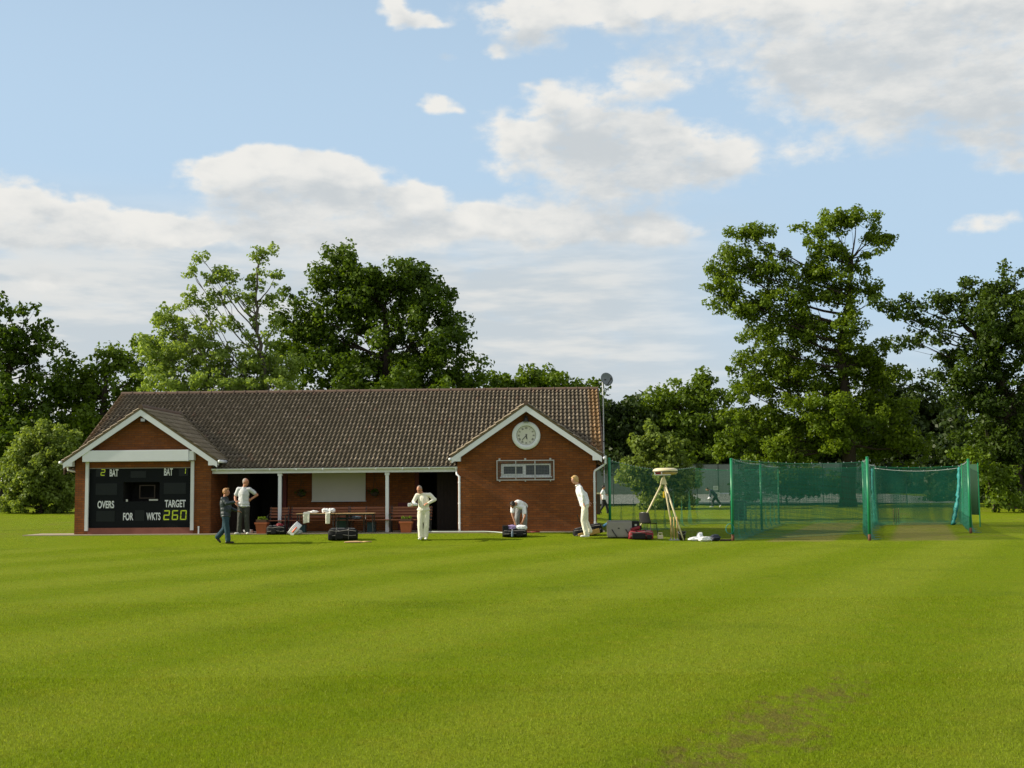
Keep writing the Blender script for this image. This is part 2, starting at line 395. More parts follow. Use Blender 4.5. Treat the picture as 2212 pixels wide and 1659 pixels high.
# roof tiles: UV in metres (along the eave, down the slope)
m_, t, bs = new_mat('brown_concrete_tile')
uv = t.add('ShaderNodeUVMap'); uv.uv_map = 'UVMap'
u_, v_, _ = t.sep(uv.outputs[0])
cell = t.comb(t.m('FLOOR', t.m('MULTIPLY', u_, 1 / .15)), t.m('FLOOR', t.m('MULTIPLY', v_, 1 / .31)), 0)
wn_ = t.add('ShaderNodeTexWhiteNoise', noise_dimensions='3D'); t.put(wn_.inputs[0], cell)
rv = wn_.outputs[0]
tn = t.noise(uv.outputs[0], .9, 5, .6); tf = t.noise(uv.outputs[0], 30, 4, .65)
colr = t.mix(rv, (.205, .170, .124), (.262, .220, .163))
colr = t.mix(t.m('MULTIPLY', t.sm(rv, .95, .98), .4), colr, (.22, .11, .08))
pan = t.sm(t.m('FRACT', t.m('MULTIPLY', u_, 1 / .15)), .54, .62)          # shade of the rolls painted into the trough colour
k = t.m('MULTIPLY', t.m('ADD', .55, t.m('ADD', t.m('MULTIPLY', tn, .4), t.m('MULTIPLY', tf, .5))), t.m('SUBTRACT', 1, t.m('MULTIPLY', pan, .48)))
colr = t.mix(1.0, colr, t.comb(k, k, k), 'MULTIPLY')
# lichen: along the verges, in the top course and in scattered spots
la = t.m('MAXIMUM', t.sm(u_, 17.95, 18.15), t.m('MULTIPLY', t.sm(u_, .35, .05), .55))
lm = t.m('MULTIPLY', t.m('MULTIPLY', la, .65), t.sm(tf, .40, .60))
lm = t.m('MAXIMUM', lm, t.m('MULTIPLY', t.sm(t.noise(uv.outputs[0], 5, 6, .7), .70, .78), .5))
colr = t.mix(lm, colr, (.50, .23, .035))
t.put(bs.inputs['Base Color'], colr); bs.inputs['Roughness'].default_value = .85; bs.inputs['Specular IOR Level'].default_value = .25
bp = t.add('ShaderNodeBump'); bp.inputs['Distance'].default_value = .004; t.put(bp.inputs['Height'], tf); t.l.new(bp.outputs[0], bs.inputs['Normal'])
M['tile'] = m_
m_, t, bs = new_mat('ridge_tile')
c_ = t.add('ShaderNodeTexCoord').outputs['Object']
n_ = t.noise(c_, 4, 6, .7)
t.put(bs.inputs['Base Color'], t.mix(t.sm(n_, .55, .85), t.mix(t.noise(c_, 1.2, 3), (.085, .055, .040), (.15, .10, .075)), (.33, .16, .045))); bs.inputs['Roughness'].default_value = .9
M['ridge'] = m_

# leaves
def leafmat(name, c0, c1, trans=.35, spec=.25):
    m_, t, bs = new_mat(name)
    at = t.add('ShaderNodeAttribute'); at.attribute_name = 'tint'
    pos = t.add('ShaderNodeTexCoord').outputs['Object']
    n_ = t.noise(pos, .35, 3, .6)
    f_ = t.m('ADD', t.m('MULTIPLY', at.outputs['Fac'], .65), t.m('MULTIPLY', n_, .5), clamp=True)
    col = t.mix(f_, c0, c1)
    t.put(bs.inputs['Base Color'], col); bs.inputs['Roughness'].default_value = .5; bs.inputs['Specular IOR Level'].default_value = spec
    tr = t.add('ShaderNodeBsdfTranslucent'); t.put(tr.inputs[0], t.mix(1.0, col, (1.15, 1.1, .45), 'MULTIPLY'))
    mx = t.add('ShaderNodeMixShader'); mx.inputs[0].default_value = trans
    t.l.new(bs.outputs[0], mx.inputs[1]); t.l.new(tr.outputs[0], mx.inputs[2])
    t.l.new(mx.outputs[0], t.n['Material Output'].inputs[0])
    return m_
M['leaf_oak'] = leafmat('oak_leaves', (.052, .105, .006), (.180, .262, .014), .45)
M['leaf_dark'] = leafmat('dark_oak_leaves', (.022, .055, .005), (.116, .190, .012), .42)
M['leaf_pale'] = leafmat('pale_ash_leaves', (.14, .22, .035), (.31, .42, .095), .5)
M['leaf_mid'] = leafmat('mid_green_leaves', (.048, .098, .007), (.145, .220, .014), .42)
M['leaf_grey'] = leafmat('grey_green_leaves', (.10, .15, .026), (.26, .35, .075), .45)
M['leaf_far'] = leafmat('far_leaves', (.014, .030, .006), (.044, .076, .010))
M['leaf_shade'] = leafmat('shaded_oak_leaves', (.016, .040, .004), (.075, .125, .010), .38)  # darker oak leaf colours, shade on the right-hand tree painted in
M['leaf_pot'] = leafmat('bright_pot_leaves', (.09, .16, .015), (.22, .30, .03))
m_, t, bs = new_mat('bark')
c_ = t.add('ShaderNodeTexCoord').outputs['Object']
n_ = t.noise(t.mapv(c_, scale=(1, 1, .25)), 9, 6, .7)
t.put(bs.inputs['Base Color'], t.mix(n_, (.016, .012, .009), (.065, .048, .034))); bs.inputs['Roughness'].default_value = .95
bp = t.add('ShaderNodeBump'); bp.inputs['Distance'].default_value = .03; t.put(bp.inputs['Height'], n_); t.l.new(bp.outputs[0], bs.inputs['Normal'])
M['bark'] = m_
M['bark_pale'] = simple('grey_ash_bark', (.085, .075, .06), .9, .3, 9, .01)

# knotted net: a square mesh of twine
def netmat(name, col, cell, twine, along='X'):
    m_, t, bs = new_mat(name)
    uv = t.add('ShaderNodeUVMap'); uv.uv_map = 'UVMap'
    u_, v_, _ = t.sep(uv.outputs[0])
    def line(s_):
        f_ = t.m('FRACT', t.m('MULTIPLY', s_, 1 / cell))
        return t.m('LESS_THAN', f_, twine / cell)
    a_ = t.m('MAXIMUM', line(u_), line(v_))
    bs.inputs['Base Color'].default_value = (*col, 1); bs.inputs['Roughness'].default_value = .7
    t.put(bs.inputs['Alpha'], a_)
    return m_
M['net'] = netmat('green_cricket_net', (.007, .150, .090), .05, .0128)
M['net_dense'] = netmat('thick_green_net', (.007, .150, .090), .05, .0165)
M['net_fine'] = netmat('fine_green_net', (.007, .150, .090), .05, .0100)
M['net_thin'] = netmat('thin_green_net', (.007, .150, .090), .05, .0058)
M['chain'] = netmat('fence_mesh', (.05, .075, .065), .055, .009)
M['tennisnet'] = netmat('tennis_net_mesh', (.02, .02, .02), .045, .008)
M['grille'] = netmat('wire_grille', (.12, .125, .125), .05, .006)


# ------------------------------------------------------------------ turf colour shared by the ground and the grass blades
tg = bpy.data.node_groups.new('turf_colour', 'ShaderNodeTree')
tg.interface.new_socket('Position', in_out='INPUT', socket_type='NodeSocketVector')
tg.interface.new_socket('Color', in_out='OUTPUT', socket_type='NodeSocketColor')
tg.interface.new_socket('Bare', in_out='OUTPUT', socket_type='NodeSocketFloat')
g = NT(tg); gi = g.add('NodeGroupInput'); go = g.add('NodeGroupOutput')
P = gi.outputs[0]; x_, y_, z_ = g.sep(P)
flat = g.comb(x_, y_, 0)
SA = RAD(25)
wob = g.m('MULTIPLY', g.m('SUBTRACT', g.noise(flat, .16, 2), .5), 1.0)
s_ = g.m('ADD', g.m('SUBTRACT', g.m('MULTIPLY', x_, math.cos(SA)), g.m('MULTIPLY', y_, math.sin(SA))), wob)
ph = g.m('SINE', g.m('MULTIPLY', g.m('ADD', s_, 4.8), 2 * math.pi / 3.6))
fieldm = g.sm(y_, 41.0, 38.5)
stripe = g.m('MULTIPLY', g.m('ADD', .5, g.m('MULTIPLY', g.m('MULTIPLY', ph, 1.6), .5), clamp=True), fieldm)
stripe = g.m('ADD', stripe, g.m('MULTIPLY', g.m('SUBTRACT', 1, fieldm), .35))
c1 = g.mix(stripe, (.150, .217, .0050), (.186, .246, .014))
big = g.noise(flat, .35, 4, .6); mid = g.noise(flat, 2.2, 5, .65); fine = g.noise(flat, 26, 4, .7)
c1 = g.mix(g.m('MULTIPLY', g.sm(mid, .42, .75), .40), c1, (.175, .165, .014))
c1 = g.mix(g.m('MULTIPLY', g.sm(big, .5, .75), .45), c1, (.085, .135, .006))
k = g.m('ADD', .25, g.m('ADD', g.m('MULTIPLY', fine, 1.1), g.m('MULTIPLY', mid, .4)))
c1 = g.mix(1.0, c1, g.comb(k, k, k), 'MULTIPLY')
# bare earth along a worn line
s2 = g.m('ADD', g.m('SUBTRACT', g.m('MULTIPLY', x_, math.cos(SA)), g.m('MULTIPLY', y_, math.sin(SA))), 2.27)
band = g.m('SUBTRACT', 1.0, g.m('MULTIPLY', g.m('ABSOLUTE', s2), 1 / .60), clamp=True)
along = g.m('MULTIPLY', g.sm(y_, 13.5, 7.2), g.sm(y_, 4.0, 6.0))
sv = g.mapv(flat, rot=(0, 0, SA), scale=(1, .5, 1))
en = g.noise(sv, 1.3, 5, .62); e2 = g.noise(sv, 9, 5, .72)
bare = g.m('ADD', g.m('ADD', g.m('MULTIPLY', band, .34), g.m('MULTIPLY', along, .26)), g.m('ADD', g.m('MULTIPLY', g.m('SUBTRACT', en, .5), 1.3), g.m('MULTIPLY', g.m('SUBTRACT', e2, .5), 1.8)))
bare = g.m('MULTIPLY', g.m('MULTIPLY', g.sm(bare, .28, .72), g.sm(band, 0.0, .3)), g.sm(along, .0, .2))
soil = g.mix(g.noise(flat, 14, 4, .7), (.098, .086, .021), (.180, .146, .042))
# straw-coloured worn run-ups in front of the nets
ns = g.m('SUBTRACT', g.m('MULTIPLY', x_, .954), g.m('MULTIPLY', y_, .30))
lane = None
for c in (-3.45, .25):
    l_ = g.sm(g.m('ABSOLUTE', g.m('SUBTRACT', ns, c)), 1.15, .85)
    lane = l_ if lane is None else g.m('MAXIMUM', lane, l_)
lane = g.m('MULTIPLY', lane, g.m('MULTIPLY', g.sm(g.m('ADD', y_, g.m('MULTIPLY', g.noise(flat, 1.2, 4), 2.5)), 40.6, 41.6), g.sm(y_, 62, 58)))
lane = g.m('MULTIPLY', lane, g.sm(g.noise(flat, 1.0, 5, .65), .25, .48))
straw = g.mix(g.noise(flat, 9, 4, .7), (.20, .165, .06), (.30, .25, .11))
wear = g.m('MULTIPLY', g.m('MULTIPLY', g.sm(g.noise(flat, .5, 5, .65), .5, .72), g.sm(y_, 41.2, 42.3)), .55)
c1 = g.mix(wear, c1, (.20, .15, .05))
c1 = g.mix(g.m('MULTIPLY', lane, .62), c1, straw)
c1 = g.mix(g.m('MULTIPLY', bare, .78), c1, soil)
g.l.new(c1, go.inputs[0]); g.l.new(bare, go.inputs[1])
def turf_mat(name, blades):
    m_, t, bs = new_mat(name)
    gn = t.add('ShaderNodeGroup'); gn.node_tree = tg
    pos = t.add('ShaderNodeNewGeometry').outputs['Position']; t.l.new(pos, gn.inputs[0])
    col = gn.outputs[0]
    bs.inputs['Roughness'].default_value = .8 if not blades else .45; bs.inputs['Specular IOR Level'].default_value = .03 if not blades else .08
    if blades:
        at = t.add('ShaderNodeAttribute'); at.attribute_name = 'tint'
        k = t.m('ADD', .50, t.m('MULTIPLY', at.outputs['Fac'], 1.3))
        col = t.mix(1.0, col, t.comb(k, k, k), 'MULTIPLY')
        col = t.mix(t.m('MULTIPLY', t.sm(at.outputs['Fac'], .90, .97), .5), col, (.42, .40, .15))
        t.put(bs.inputs['Base Color'], col)
        tr = t.add('ShaderNodeBsdfTranslucent'); t.put(tr.inputs[0], t.mix(1.0, col, (1.3, 1.25, .8), 'MULTIPLY'))
        mx = t.add('ShaderNodeMixShader'); mx.inputs[0].default_value = .45
        t.l.new(bs.outputs[0], mx.inputs[1]); t.l.new(tr.outputs[0], mx.inputs[2]); t.l.new(mx.outputs[0], t.n['Material Output'].inputs[0])
    else:
        t.put(bs.inputs['Base Color'], col)
        bp = t.add('ShaderNodeBump'); bp.inputs['Distance'].default_value = .05; bp.inputs['Strength'].default_value = .9
        hh = t.m('ADD', t.noise(pos, 38, 4, .7), t.m('MULTIPLY', t.noise(pos, 7, 4, .65), 1.2))
        t.put(bp.inputs['Height'], hh); t.l.new(bp.outputs[0], bs.inputs['Normal'])
    return m_
M['turf'] = turf_mat('turf', False)
M['blade'] = turf_mat('grass_blades', True)

# ------------------------------------------------------------------ ground sheet
def axis(parts):
    out = []
    for a, b, n in parts: out += list(np.linspace(a, b, n, endpoint=False))
    return np.array(out + [parts[-1][1]])
gx = axis([(-600, -60, 14), (-60, -20, 20), (-20, 12, 64), (12, 60, 24), (60, 600, 14)])
gy = axis([(-60, 0, 10), (0, 38, 38), (38, 45, 35), (45, 110, 50), (110, 260, 20), (260, 900, 12)])
GX, GY = np.meshgrid(gx, gy)
VV = np.stack([GX.ravel(), GY.ravel(), gz(GX, GY).ravel()], 1)
nx = len(gx); idx = np.arange(len(VV)).reshape(len(gy), nx)
FF = np.stack([idx[:-1, :-1], idx[:-1, 1:], idx[1:, 1:], idx[1:, :-1]], -1).reshape(-1, 4)
go_ = link('ground', np_mesh('ground', VV, FF, 4), M['turf'], smooth=True); tag(go_, kind='structure')

# grass blades: three densities, thinning with distance
def blades(n, y0, y1, h, wd):
    yy = np.sqrt(nr.uniform(y0 ** 2, y1 ** 2, n)); half = yy * .415 + .8
    xx = nr.uniform(-1, 1, n) * half
    hh = h * nr.uniform(.55, 1.25, n); ang = nr.uniform(0, 2 * np.pi, n); lean = nr.normal(0, .55, n) * hh; la = nr.uniform(0, 2 * np.pi, n)
    z0 = gz(xx, yy) - .004
    dx, dy = np.cos(ang) * wd / 2, np.sin(ang) * wd / 2
    a = np.stack([xx - dx, yy - dy, z0], 1); b = np.stack([xx + dx, yy + dy, z0], 1)
    c = np.stack([xx + np.cos(la) * lean, yy + np.sin(la) * lean, z0 + hh], 1)
    return np.stack([a, b, c], 1)
def bare_mask(x, y):
    s = x * math.cos(SA) - y * math.sin(SA) + 2.27
    return (np.abs(s) < .30) & (y < 12.5)
BL = np.concatenate([blades(260000, 6.6, 12, .022, .0042), blades(220000, 11, 20, .021, .0065), blades(150000, 19, 39, .020, .010)])
keep = ~(bare_mask(BL[:, 0, 0], BL[:, 0, 1]) & (nr.uniform(0, 1, len(BL)) < .62))
BL = BL[keep]
me = np_mesh('grass', BL.reshape(-1, 3), np.arange(len(BL) * 3).reshape(-1, 3), 3)
at = me.attributes.new('tint', 'FLOAT', 'FACE'); at.data.foreach_set('value', (nr.beta(1.2, 1.2, len(BL))).astype(np.float32))
tag(link('grass', me, M['blade']), kind='stuff')

# ------------------------------------------------------------------ trees
def leaf_cloud(name, clumps, per, size, mat, parent, flatten=.8, out=.8, jitter=.75):
    """clumps: (centre, radius, tint)"""
    C_ = np.array([c[0] for c in clumps]); R_ = np.array([c[1] for c in clumps]); T_ = np.array([c[2] for c in clumps])
    cnt = np.maximum(6, (per * (R_ / R_.mean()) ** 2).astype(int))
    ii = np.repeat(np.arange(len(clumps)), cnt); n = len(ii)
    d = nr.normal(0, 1, (n, 3)); d /= np.linalg.norm(d, axis=1, keepdims=True)
    rr = nr.uniform(0, 1, n) ** .45
    st_ = nr.uniform(.55, 1.35, (len(clumps), 3)); off = d * (rr * R_[ii])[:, None] * st_[ii]; off[:, 2] *= flatten
    p = C_[ii] + off
    nrm = d * out + np.array([0, 0, .35]) + nr.normal(0, jitter, (n, 3)); nrm /= np.linalg.norm(nrm, axis=1, keepdims=True)
    a = np.cross(nrm, nr.normal(0, 1, (n, 3))); a /= np.linalg.norm(a, axis=1, keepdims=True); b = np.cross(nrm, a)
    s = size * nr.uniform(.6, 1.3, n)[:, None]
    bend = nrm * s * nr.uniform(.05, .28, n)[:, None]
    q = np.stack([p - a * s * .5, p + b * s * .36 + bend, p + a * s * .55, p - b * s * .36 + bend], 1)
    me = np_mesh(name, q.reshape(-1, 3), np.arange(n * 4).reshape(-1, 4), 4)
    at = me.attributes.new('tint', 'FLOAT', 'FACE')
    at.data.foreach_set('value', np.clip(T_[ii] + nr.normal(0, .16, n), 0, 1).astype(np.float32))
    return link(name, me, mat, parent)

def bez(p0, p1, p2, n):
    return [p0 * (1 - t) ** 2 + p1 * 2 * t * (1 - t) + p2 * t ** 2 for t in np.linspace(0, 1, n)]

def tree(name, label, cat, bx, Yd, blobs, trunk=None, r=.35, leaf='leaf_oak', size=.26, clump=.75, dens=1.0, per=55, group=None, bark='bark', gap=.0, depth=1.0, basez=None, twig=1.0, flat_=.8, fill=1.0, asc=.40):
    """bx, blobs: where the photograph shows it (2212 px frame); Yd: its distance"""
    ppm = F_PX / Yd
    base = pix(bx, 1100, Yd); base[2] = gzf(base[0], base[1]) if basez is None else basez
    root = empty(name, base, 0, label, cat, group)
    B0 = base.copy()
    if trunk is None:
        ys = [b[1] for b in blobs]; xs = [b[0] for b in blobs]
        trunk = [(bx, None), (bx * .7 + .3 * np.mean(xs), np.mean(ys) + .25 * (max(ys) - min(ys) + 60)), (np.mean(xs), np.mean(ys) - .1 * (max(ys) - min(ys)))]
    tp = []
    for (tx, ty) in trunk:
        tp.append(np.zeros(3) if ty is None else pix(tx, ty, Yd) - B0)
    tp[0][2] = -.1
    pts = []
    for i in range(len(tp) - 1):
        for t_ in np.linspace(0, 1, 6, endpoint=False): pts.append(tp[i] * (1 - t_) + tp[i + 1] * t_)
    pts.append(tp[-1])
    pts = [p + np.array([nr.normal(0, .04), nr.normal(0, .04), 0]) * (0 if i == 0 else 1) for i, p in enumerate(pts)]
    L = len(pts); rads = [r * (1.3 if i == 0 else 1.08 if i == 1 else 1.0) * (1 - .72 * i / (L - 1)) for i in range(L)]
    tb = MB(); tb.tube(pts, rads, 10)
    clumps = []; tw = []
    for bl in blobs:
        bxp, byp, rx = bl[0], bl[1], bl[2]; ry = bl[3] if len(bl) > 3 else rx * .85; wgt = bl[4] if len(bl) > 4 else 1.0
        dy_ = bl[5] if len(bl) > 5 else nr.normal(0, .25) * rx / ppm
        c = pix(bxp, byp, Yd + dy_) - B0; Rx, Rz = rx / ppm, ry / ppm
        # limb from the trunk
        best = min(pts[max(2, L // 5):], key=lambda p: np.linalg.norm(p - c) + 2.2 * max(0, p[2] - c[2] + asc * np.linalg.norm((p - c)[:2])))
        ln = np.linalg.norm(c - best); ctrl = (best + c) / 2 + np.array([nr.normal(0, .08) * ln, nr.normal(0, .08) * ln, -.12 * ln])
        lr = min(r * .32, .035 + .035 * Rx)
        limb = bez(best, ctrl, c, 7)
        limb = [p + nr.normal(0, .03 * ln / 3, 3) * (0 < i < 6) for i, p in enumerate(limb)]
        tb.tube(limb, [lr * (1 - .75 * i / 6) for i in range(7)], 6)
        n = max(3, int(dens * wgt * 2.9 * (Rx * Rz + .5 * Rx * Rx) / clump ** 2))
        for _ in range(n):
            d = nr.normal(0, 1, 3); d /= np.linalg.norm(d); q = nr.uniform(0, 1) ** (.42 / fill)
            p = c + d * q * np.array([Rx, Rx * depth, Rz])
            rc = clump * nr.uniform(.4, 1.3)
            clumps.append((p, rc, np.clip(nr.normal(.5, .2) + .12 * d[2], 0, 1)))
            if twig and nr.uniform() < .45 * twig:
                a = limb[int(nr.integers(2, 7))]
                mid = (a + p) / 2 + nr.normal(0, .12, 3) + np.array([0, 0, -.1])
                tw.append((a, mid, p, max(.016, lr * .26)))
    if tw:
        A_ = np.array([t_[0] for t_ in tw]); B_ = np.array([t_[1] for t_ in tw]); C_ = np.array([t_[2] for t_ in tw]); r0_ = np.array([t_[3] for t_ in tw])[:, None]
        d_ = C_ - A_; s1 = np.cross(d_, [.3, .2, 1.0]); s1 /= np.linalg.norm(s1, axis=1, keepdims=True) + 1e-9; s2 = np.cross(d_, s1); s2 /= np.linalg.norm(s2, axis=1, keepdims=True) + 1e-9
        ring = lambda p_, rr: [p_ + s1 * rr, p_ - s1 * rr * .5 + s2 * rr * .87, p_ - s1 * rr * .5 - s2 * rr * .87]
        VV_ = np.stack(ring(A_, r0_) + ring(B_, r0_ * .7) + ring(C_, r0_ * .3), 1); b0 = len(tb.v)
        tb.v += [tuple(v) for v in VV_.reshape(-1, 3).tolist()]
        for q in range(len(tw)):
            o_ = b0 + q * 9
            for j in (0, 3):
                for k in range(3): tb.f.append((o_ + j + k, o_ + j + (k + 1) % 3, o_ + j + 3 + (k + 1) % 3, o_ + j + 3 + k)); tb.mi.append(0)
    tb.build('trunk', M[bark], root, smooth=True)
    leaf_cloud('crown', clumps, per, size, M[leaf], root, flatten=flat_)
    return root

TG = 'trees around the cricket ground'
# behind the pavilion
tree('oak_tree', 'broad dark green oak with a domed crown behind the middle of the pavilion roof', 'tree', 840, 66,
     [(735, 575, 45, 48), (700, 620, 55, 50), (770, 640, 75, 60), (650, 690, 60, 50), (720, 720, 90, 70), (830, 680, 90, 75), (900, 640, 60, 55), (945, 660, 50, 55), (930, 730, 75, 75),
      (985, 740, 40, 45), (820, 780, 120, 70), (690, 800, 90, 60), (950, 810, 90, 60), (1010, 800, 50, 40), (1040, 820, 32, 28), (620, 640, 25, 25), (640, 760, 60, 55), (790, 625, 70, 55), (855, 605, 60, 45), (880, 590, 40, 35), (760, 560, 30, 30), (815, 600, 28, 30), (905, 595, 22, 22), (985, 690, 25, 30), (850, 850, 180, 60)],
     r=.42, leaf='leaf_dark', size=.21, clump=.62, dens=.95, per=72, group=TG)
tree('ash_tree', 'pale yellow green ash with two open feathery tops above the pavilion roof', 'tree', 560, 60,
     [(432, 552, 16, 14, .8), (415, 585, 16, 16, .8), (418, 625, 20, 24, .8), (450, 605, 20, 20, .8), (478, 590, 22, 20, .9), (500, 600, 20, 20, .9), (440, 650, 26, 22, .8), (475, 640, 26, 22, .9), (510, 640, 22, 22, .8), (460, 690, 26, 22, .7), (500, 690, 30, 24, .8),
      (545, 545, 18, 14, .9), (575, 540, 16, 12, .9), (560, 575, 24, 20, .9), (550, 612, 26, 20, .9), (592, 600, 14, 18, .8), (580, 640, 22, 22, .8), (545, 655, 24, 24, .8), (600, 690, 18, 20, .6), (560, 700, 26, 22, .6), (585, 735, 22, 20, .5), (530, 735, 26, 20, .6),
      (360, 690, 38, 35, .9), (400, 720, 60, 45, 1), (340, 760, 45, 50, 1), (430, 780, 80, 55, 1.1), (520, 790, 80, 50, 1), (600, 800, 60, 50, .9), (350, 830, 60, 40, 1.2), (450, 840, 90, 40, 1.2), (570, 840, 80, 40, 1.1), (400, 660, 30, 28, .6)],
     trunk=[(572, None), (572, 800), (556, 720), (553, 640), (557, 570)], r=.13, leaf='leaf_pale', size=.16, clump=.36, dens=.85, per=40, group=TG, bark='bark_pale', flat_=.7, asc=1.3)
tree('oak_tree', 'mid green bushy tree filling the gap left of the roof and the pale ash', 'tree', 220, 92,
     [(240, 790, 55, 45), (180, 810, 45, 40), (290, 770, 45, 50), (210, 850, 70, 45), (280, 840, 60, 45), (150, 860, 50, 40), (240, 900, 90, 45), (130, 800, 30, 30), (310, 740, 25, 20), (330, 800, 50, 60), (160, 920, 80, 50)],
     r=.4, leaf='leaf_mid', size=.32, clump=.85, dens=.8, per=50, group=TG)
tree('oak_tree', 'tall dark tree with ragged open branches at the left edge of the photo', 'tree', -20, 90,
     [(15, 665, 40, 30), (-60, 700, 90, 60), (60, 680, 28, 22), (30, 720, 50, 40), (85, 705, 26, 20), (10, 780, 80, 55), (80, 770, 45, 45), (130, 790, 32, 26), (40, 850, 90, 55), (120, 850, 55, 45), (-60, 830, 90, 80), (60, 920, 100, 55), (150, 760, 18, 12), (-90, 620, 60, 50), (-20, 940, 90, 60), (100, 740, 24, 20)],
     r=.5, leaf='leaf_dark', size=.32, clump=.88, dens=.85, per=52, group=TG)
tree('willow_bush', 'round grey green bush standing on the grass left of the pavilion', 'bush', 90, 80,
     [(90, 1010, 75, 75), (130, 960, 45, 45), (60, 960, 45, 45), (40, 1030, 45, 60), (140, 1040, 55, 65), (90, 1075, 85, 35), (95, 930, 30, 25), (20, 1080, 35, 30)],
     r=.12, leaf='leaf_grey', size=.20, clump=.48, dens=1.2, per=60, group='bushes round the ground', twig=.4)
# right of the pavilion
tree('oak_tree', 'huge spreading oak with a forked top towering over the practice nets', 'tree', 1832, 88,
     [(1640, 515, 45, 35), (1600, 500, 35, 25), (1590, 575, 60, 45), (1660, 570, 55, 50), (1560, 620, 40, 30), (1620, 650, 70, 50), (1700, 640, 70, 55), (1750, 500, 40, 28), (1800, 490, 45, 35), (1850, 480, 40, 32), (1895, 470, 18, 20), (1885, 515, 40, 28), (1790, 545, 55, 40), (1860, 560, 45, 35), (1915, 520, 18, 14), (1740, 590, 50, 40),
      (1790, 620, 60, 55), (1860, 630, 32, 32), (1885, 645, 20, 20), (1720, 720, 100, 60), (1640, 730, 60, 45), (1820, 700, 70, 60), (1600, 785, 35, 30), (1680, 810, 100, 60), (1790, 800, 100, 70), (1870, 770, 50, 60), (1620, 850, 50, 35), (1720, 880, 110, 55), (1830, 880, 70, 60), (1890, 860, 50, 60), (1660, 930, 70, 40), (1610, 960, 45, 40), (1740, 950, 90, 45), (1540, 590, 22, 18), (1545, 640, 25, 18), (1570, 540, 25, 22), (1800, 890, 60, 40, 1, -3), (1880, 900, 40, 35, 1, -2), (1780, 950, 45, 40, 1, -2), (1590, 905, 40, 35), (1575, 965, 40, 35), (1920, 830, 50, 50), (1930, 900, 60, 50), (1900, 760, 40, 40), (1960, 965, 60, 50), (1890, 960, 60, 50), (1690, 980, 70, 30, 1, -2)],
     trunk=[(1832, None), (1835, 960), (1828, 860), (1815, 760), (1835, 640), (1838, 560)], r=.52, leaf='leaf_oak', size=.225, clump=.66, dens=.78, per=78, group=TG)
tree('oak_tree', 'dark oak leaning in from the right edge with a long bare limb', 'tree', 2200, 82,
     [(2180, 620, 55, 40), (2120, 640, 45, 35), (2080, 610, 18, 22), (2060, 660, 40, 35), (2150, 700, 80, 60), (2210, 720, 90, 80), (1990, 690, 45, 28, .6), (1940, 680, 30, 25, .6), (2030, 720, 45, 30, .7), (1960, 735, 45, 30, .6), (2120, 790, 80, 60), (2050, 780, 40, 25), (2190, 850, 100, 70), (2100, 870, 60, 45), (2210, 960, 100, 70), (2130, 960, 70, 55), (2110, 1030, 60, 40), (2190, 1050, 80, 40), (1905, 660, 25, 22), (1955, 655, 24, 20), (2010, 655, 28, 20), (2060, 830, 50, 40)],
     trunk=[(2195, None), (2190, 960), (2170, 850), (2140, 760), (2080, 700)], r=.5, leaf='leaf_shade', size=.235, clump=.60, dens=.95, per=52, group=TG)
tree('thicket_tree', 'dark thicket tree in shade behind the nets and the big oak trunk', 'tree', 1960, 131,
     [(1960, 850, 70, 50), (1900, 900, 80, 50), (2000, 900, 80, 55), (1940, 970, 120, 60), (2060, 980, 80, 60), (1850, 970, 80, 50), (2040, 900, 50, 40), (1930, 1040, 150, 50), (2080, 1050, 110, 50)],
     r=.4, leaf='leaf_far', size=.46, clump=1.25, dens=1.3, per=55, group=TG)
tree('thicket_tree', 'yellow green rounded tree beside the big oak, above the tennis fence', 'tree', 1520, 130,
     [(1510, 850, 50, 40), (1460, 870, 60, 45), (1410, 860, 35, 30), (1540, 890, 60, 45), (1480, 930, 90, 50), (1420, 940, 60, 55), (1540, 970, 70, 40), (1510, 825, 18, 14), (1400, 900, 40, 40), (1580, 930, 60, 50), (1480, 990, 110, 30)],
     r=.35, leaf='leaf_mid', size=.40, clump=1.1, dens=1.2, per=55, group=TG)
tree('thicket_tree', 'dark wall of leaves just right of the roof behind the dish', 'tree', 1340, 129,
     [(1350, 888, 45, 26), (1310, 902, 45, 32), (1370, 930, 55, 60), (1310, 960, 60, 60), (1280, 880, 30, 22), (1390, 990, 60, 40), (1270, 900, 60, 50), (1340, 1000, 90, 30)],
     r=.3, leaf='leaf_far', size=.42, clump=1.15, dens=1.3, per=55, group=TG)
tree('thicket_tree', 'low rounded tree just above the ridge between the oak and the dish', 'tree', 1150, 92,
     [(1130, 815, 45, 30), (1180, 825, 50, 28), (1230, 835, 40, 22), (1085, 830, 40, 25), (1150, 860, 100, 40), (1270, 845, 35, 18)],
     r=.25, leaf='leaf_mid', size=.32, clump=.8, dens=1.2, per=55, group=TG)
tree('sallow_bush', 'pale grey green bush growing against the tennis court fence', 'bush', 1420, 86,
     [(1400, 960, 35, 40), (1440, 970, 40, 45), (1380, 1020, 40, 40), (1430, 1040, 65, 45), (1480, 1030, 35, 45), (1440, 1080, 60, 22), (1405, 930, 20, 20), (1365, 1000, 18, 18)],
     r=.10, leaf='leaf_grey', size=.24, clump=.5, dens=1.2, per=50, group='bushes round the ground', twig=.4)
tree('hazel_bush', 'sunlit yellow green bush at the foot of the right hand oak', 'bush', 2150, 76,
     [(2110, 1000, 40, 25), (2150, 1030, 50, 30), (2080, 985, 25, 15), (2170, 1080, 60, 25)],
     r=.08, leaf='leaf_mid', size=.22, clump=.45, dens=.7, per=40, group='bushes round the ground', twig=.4)
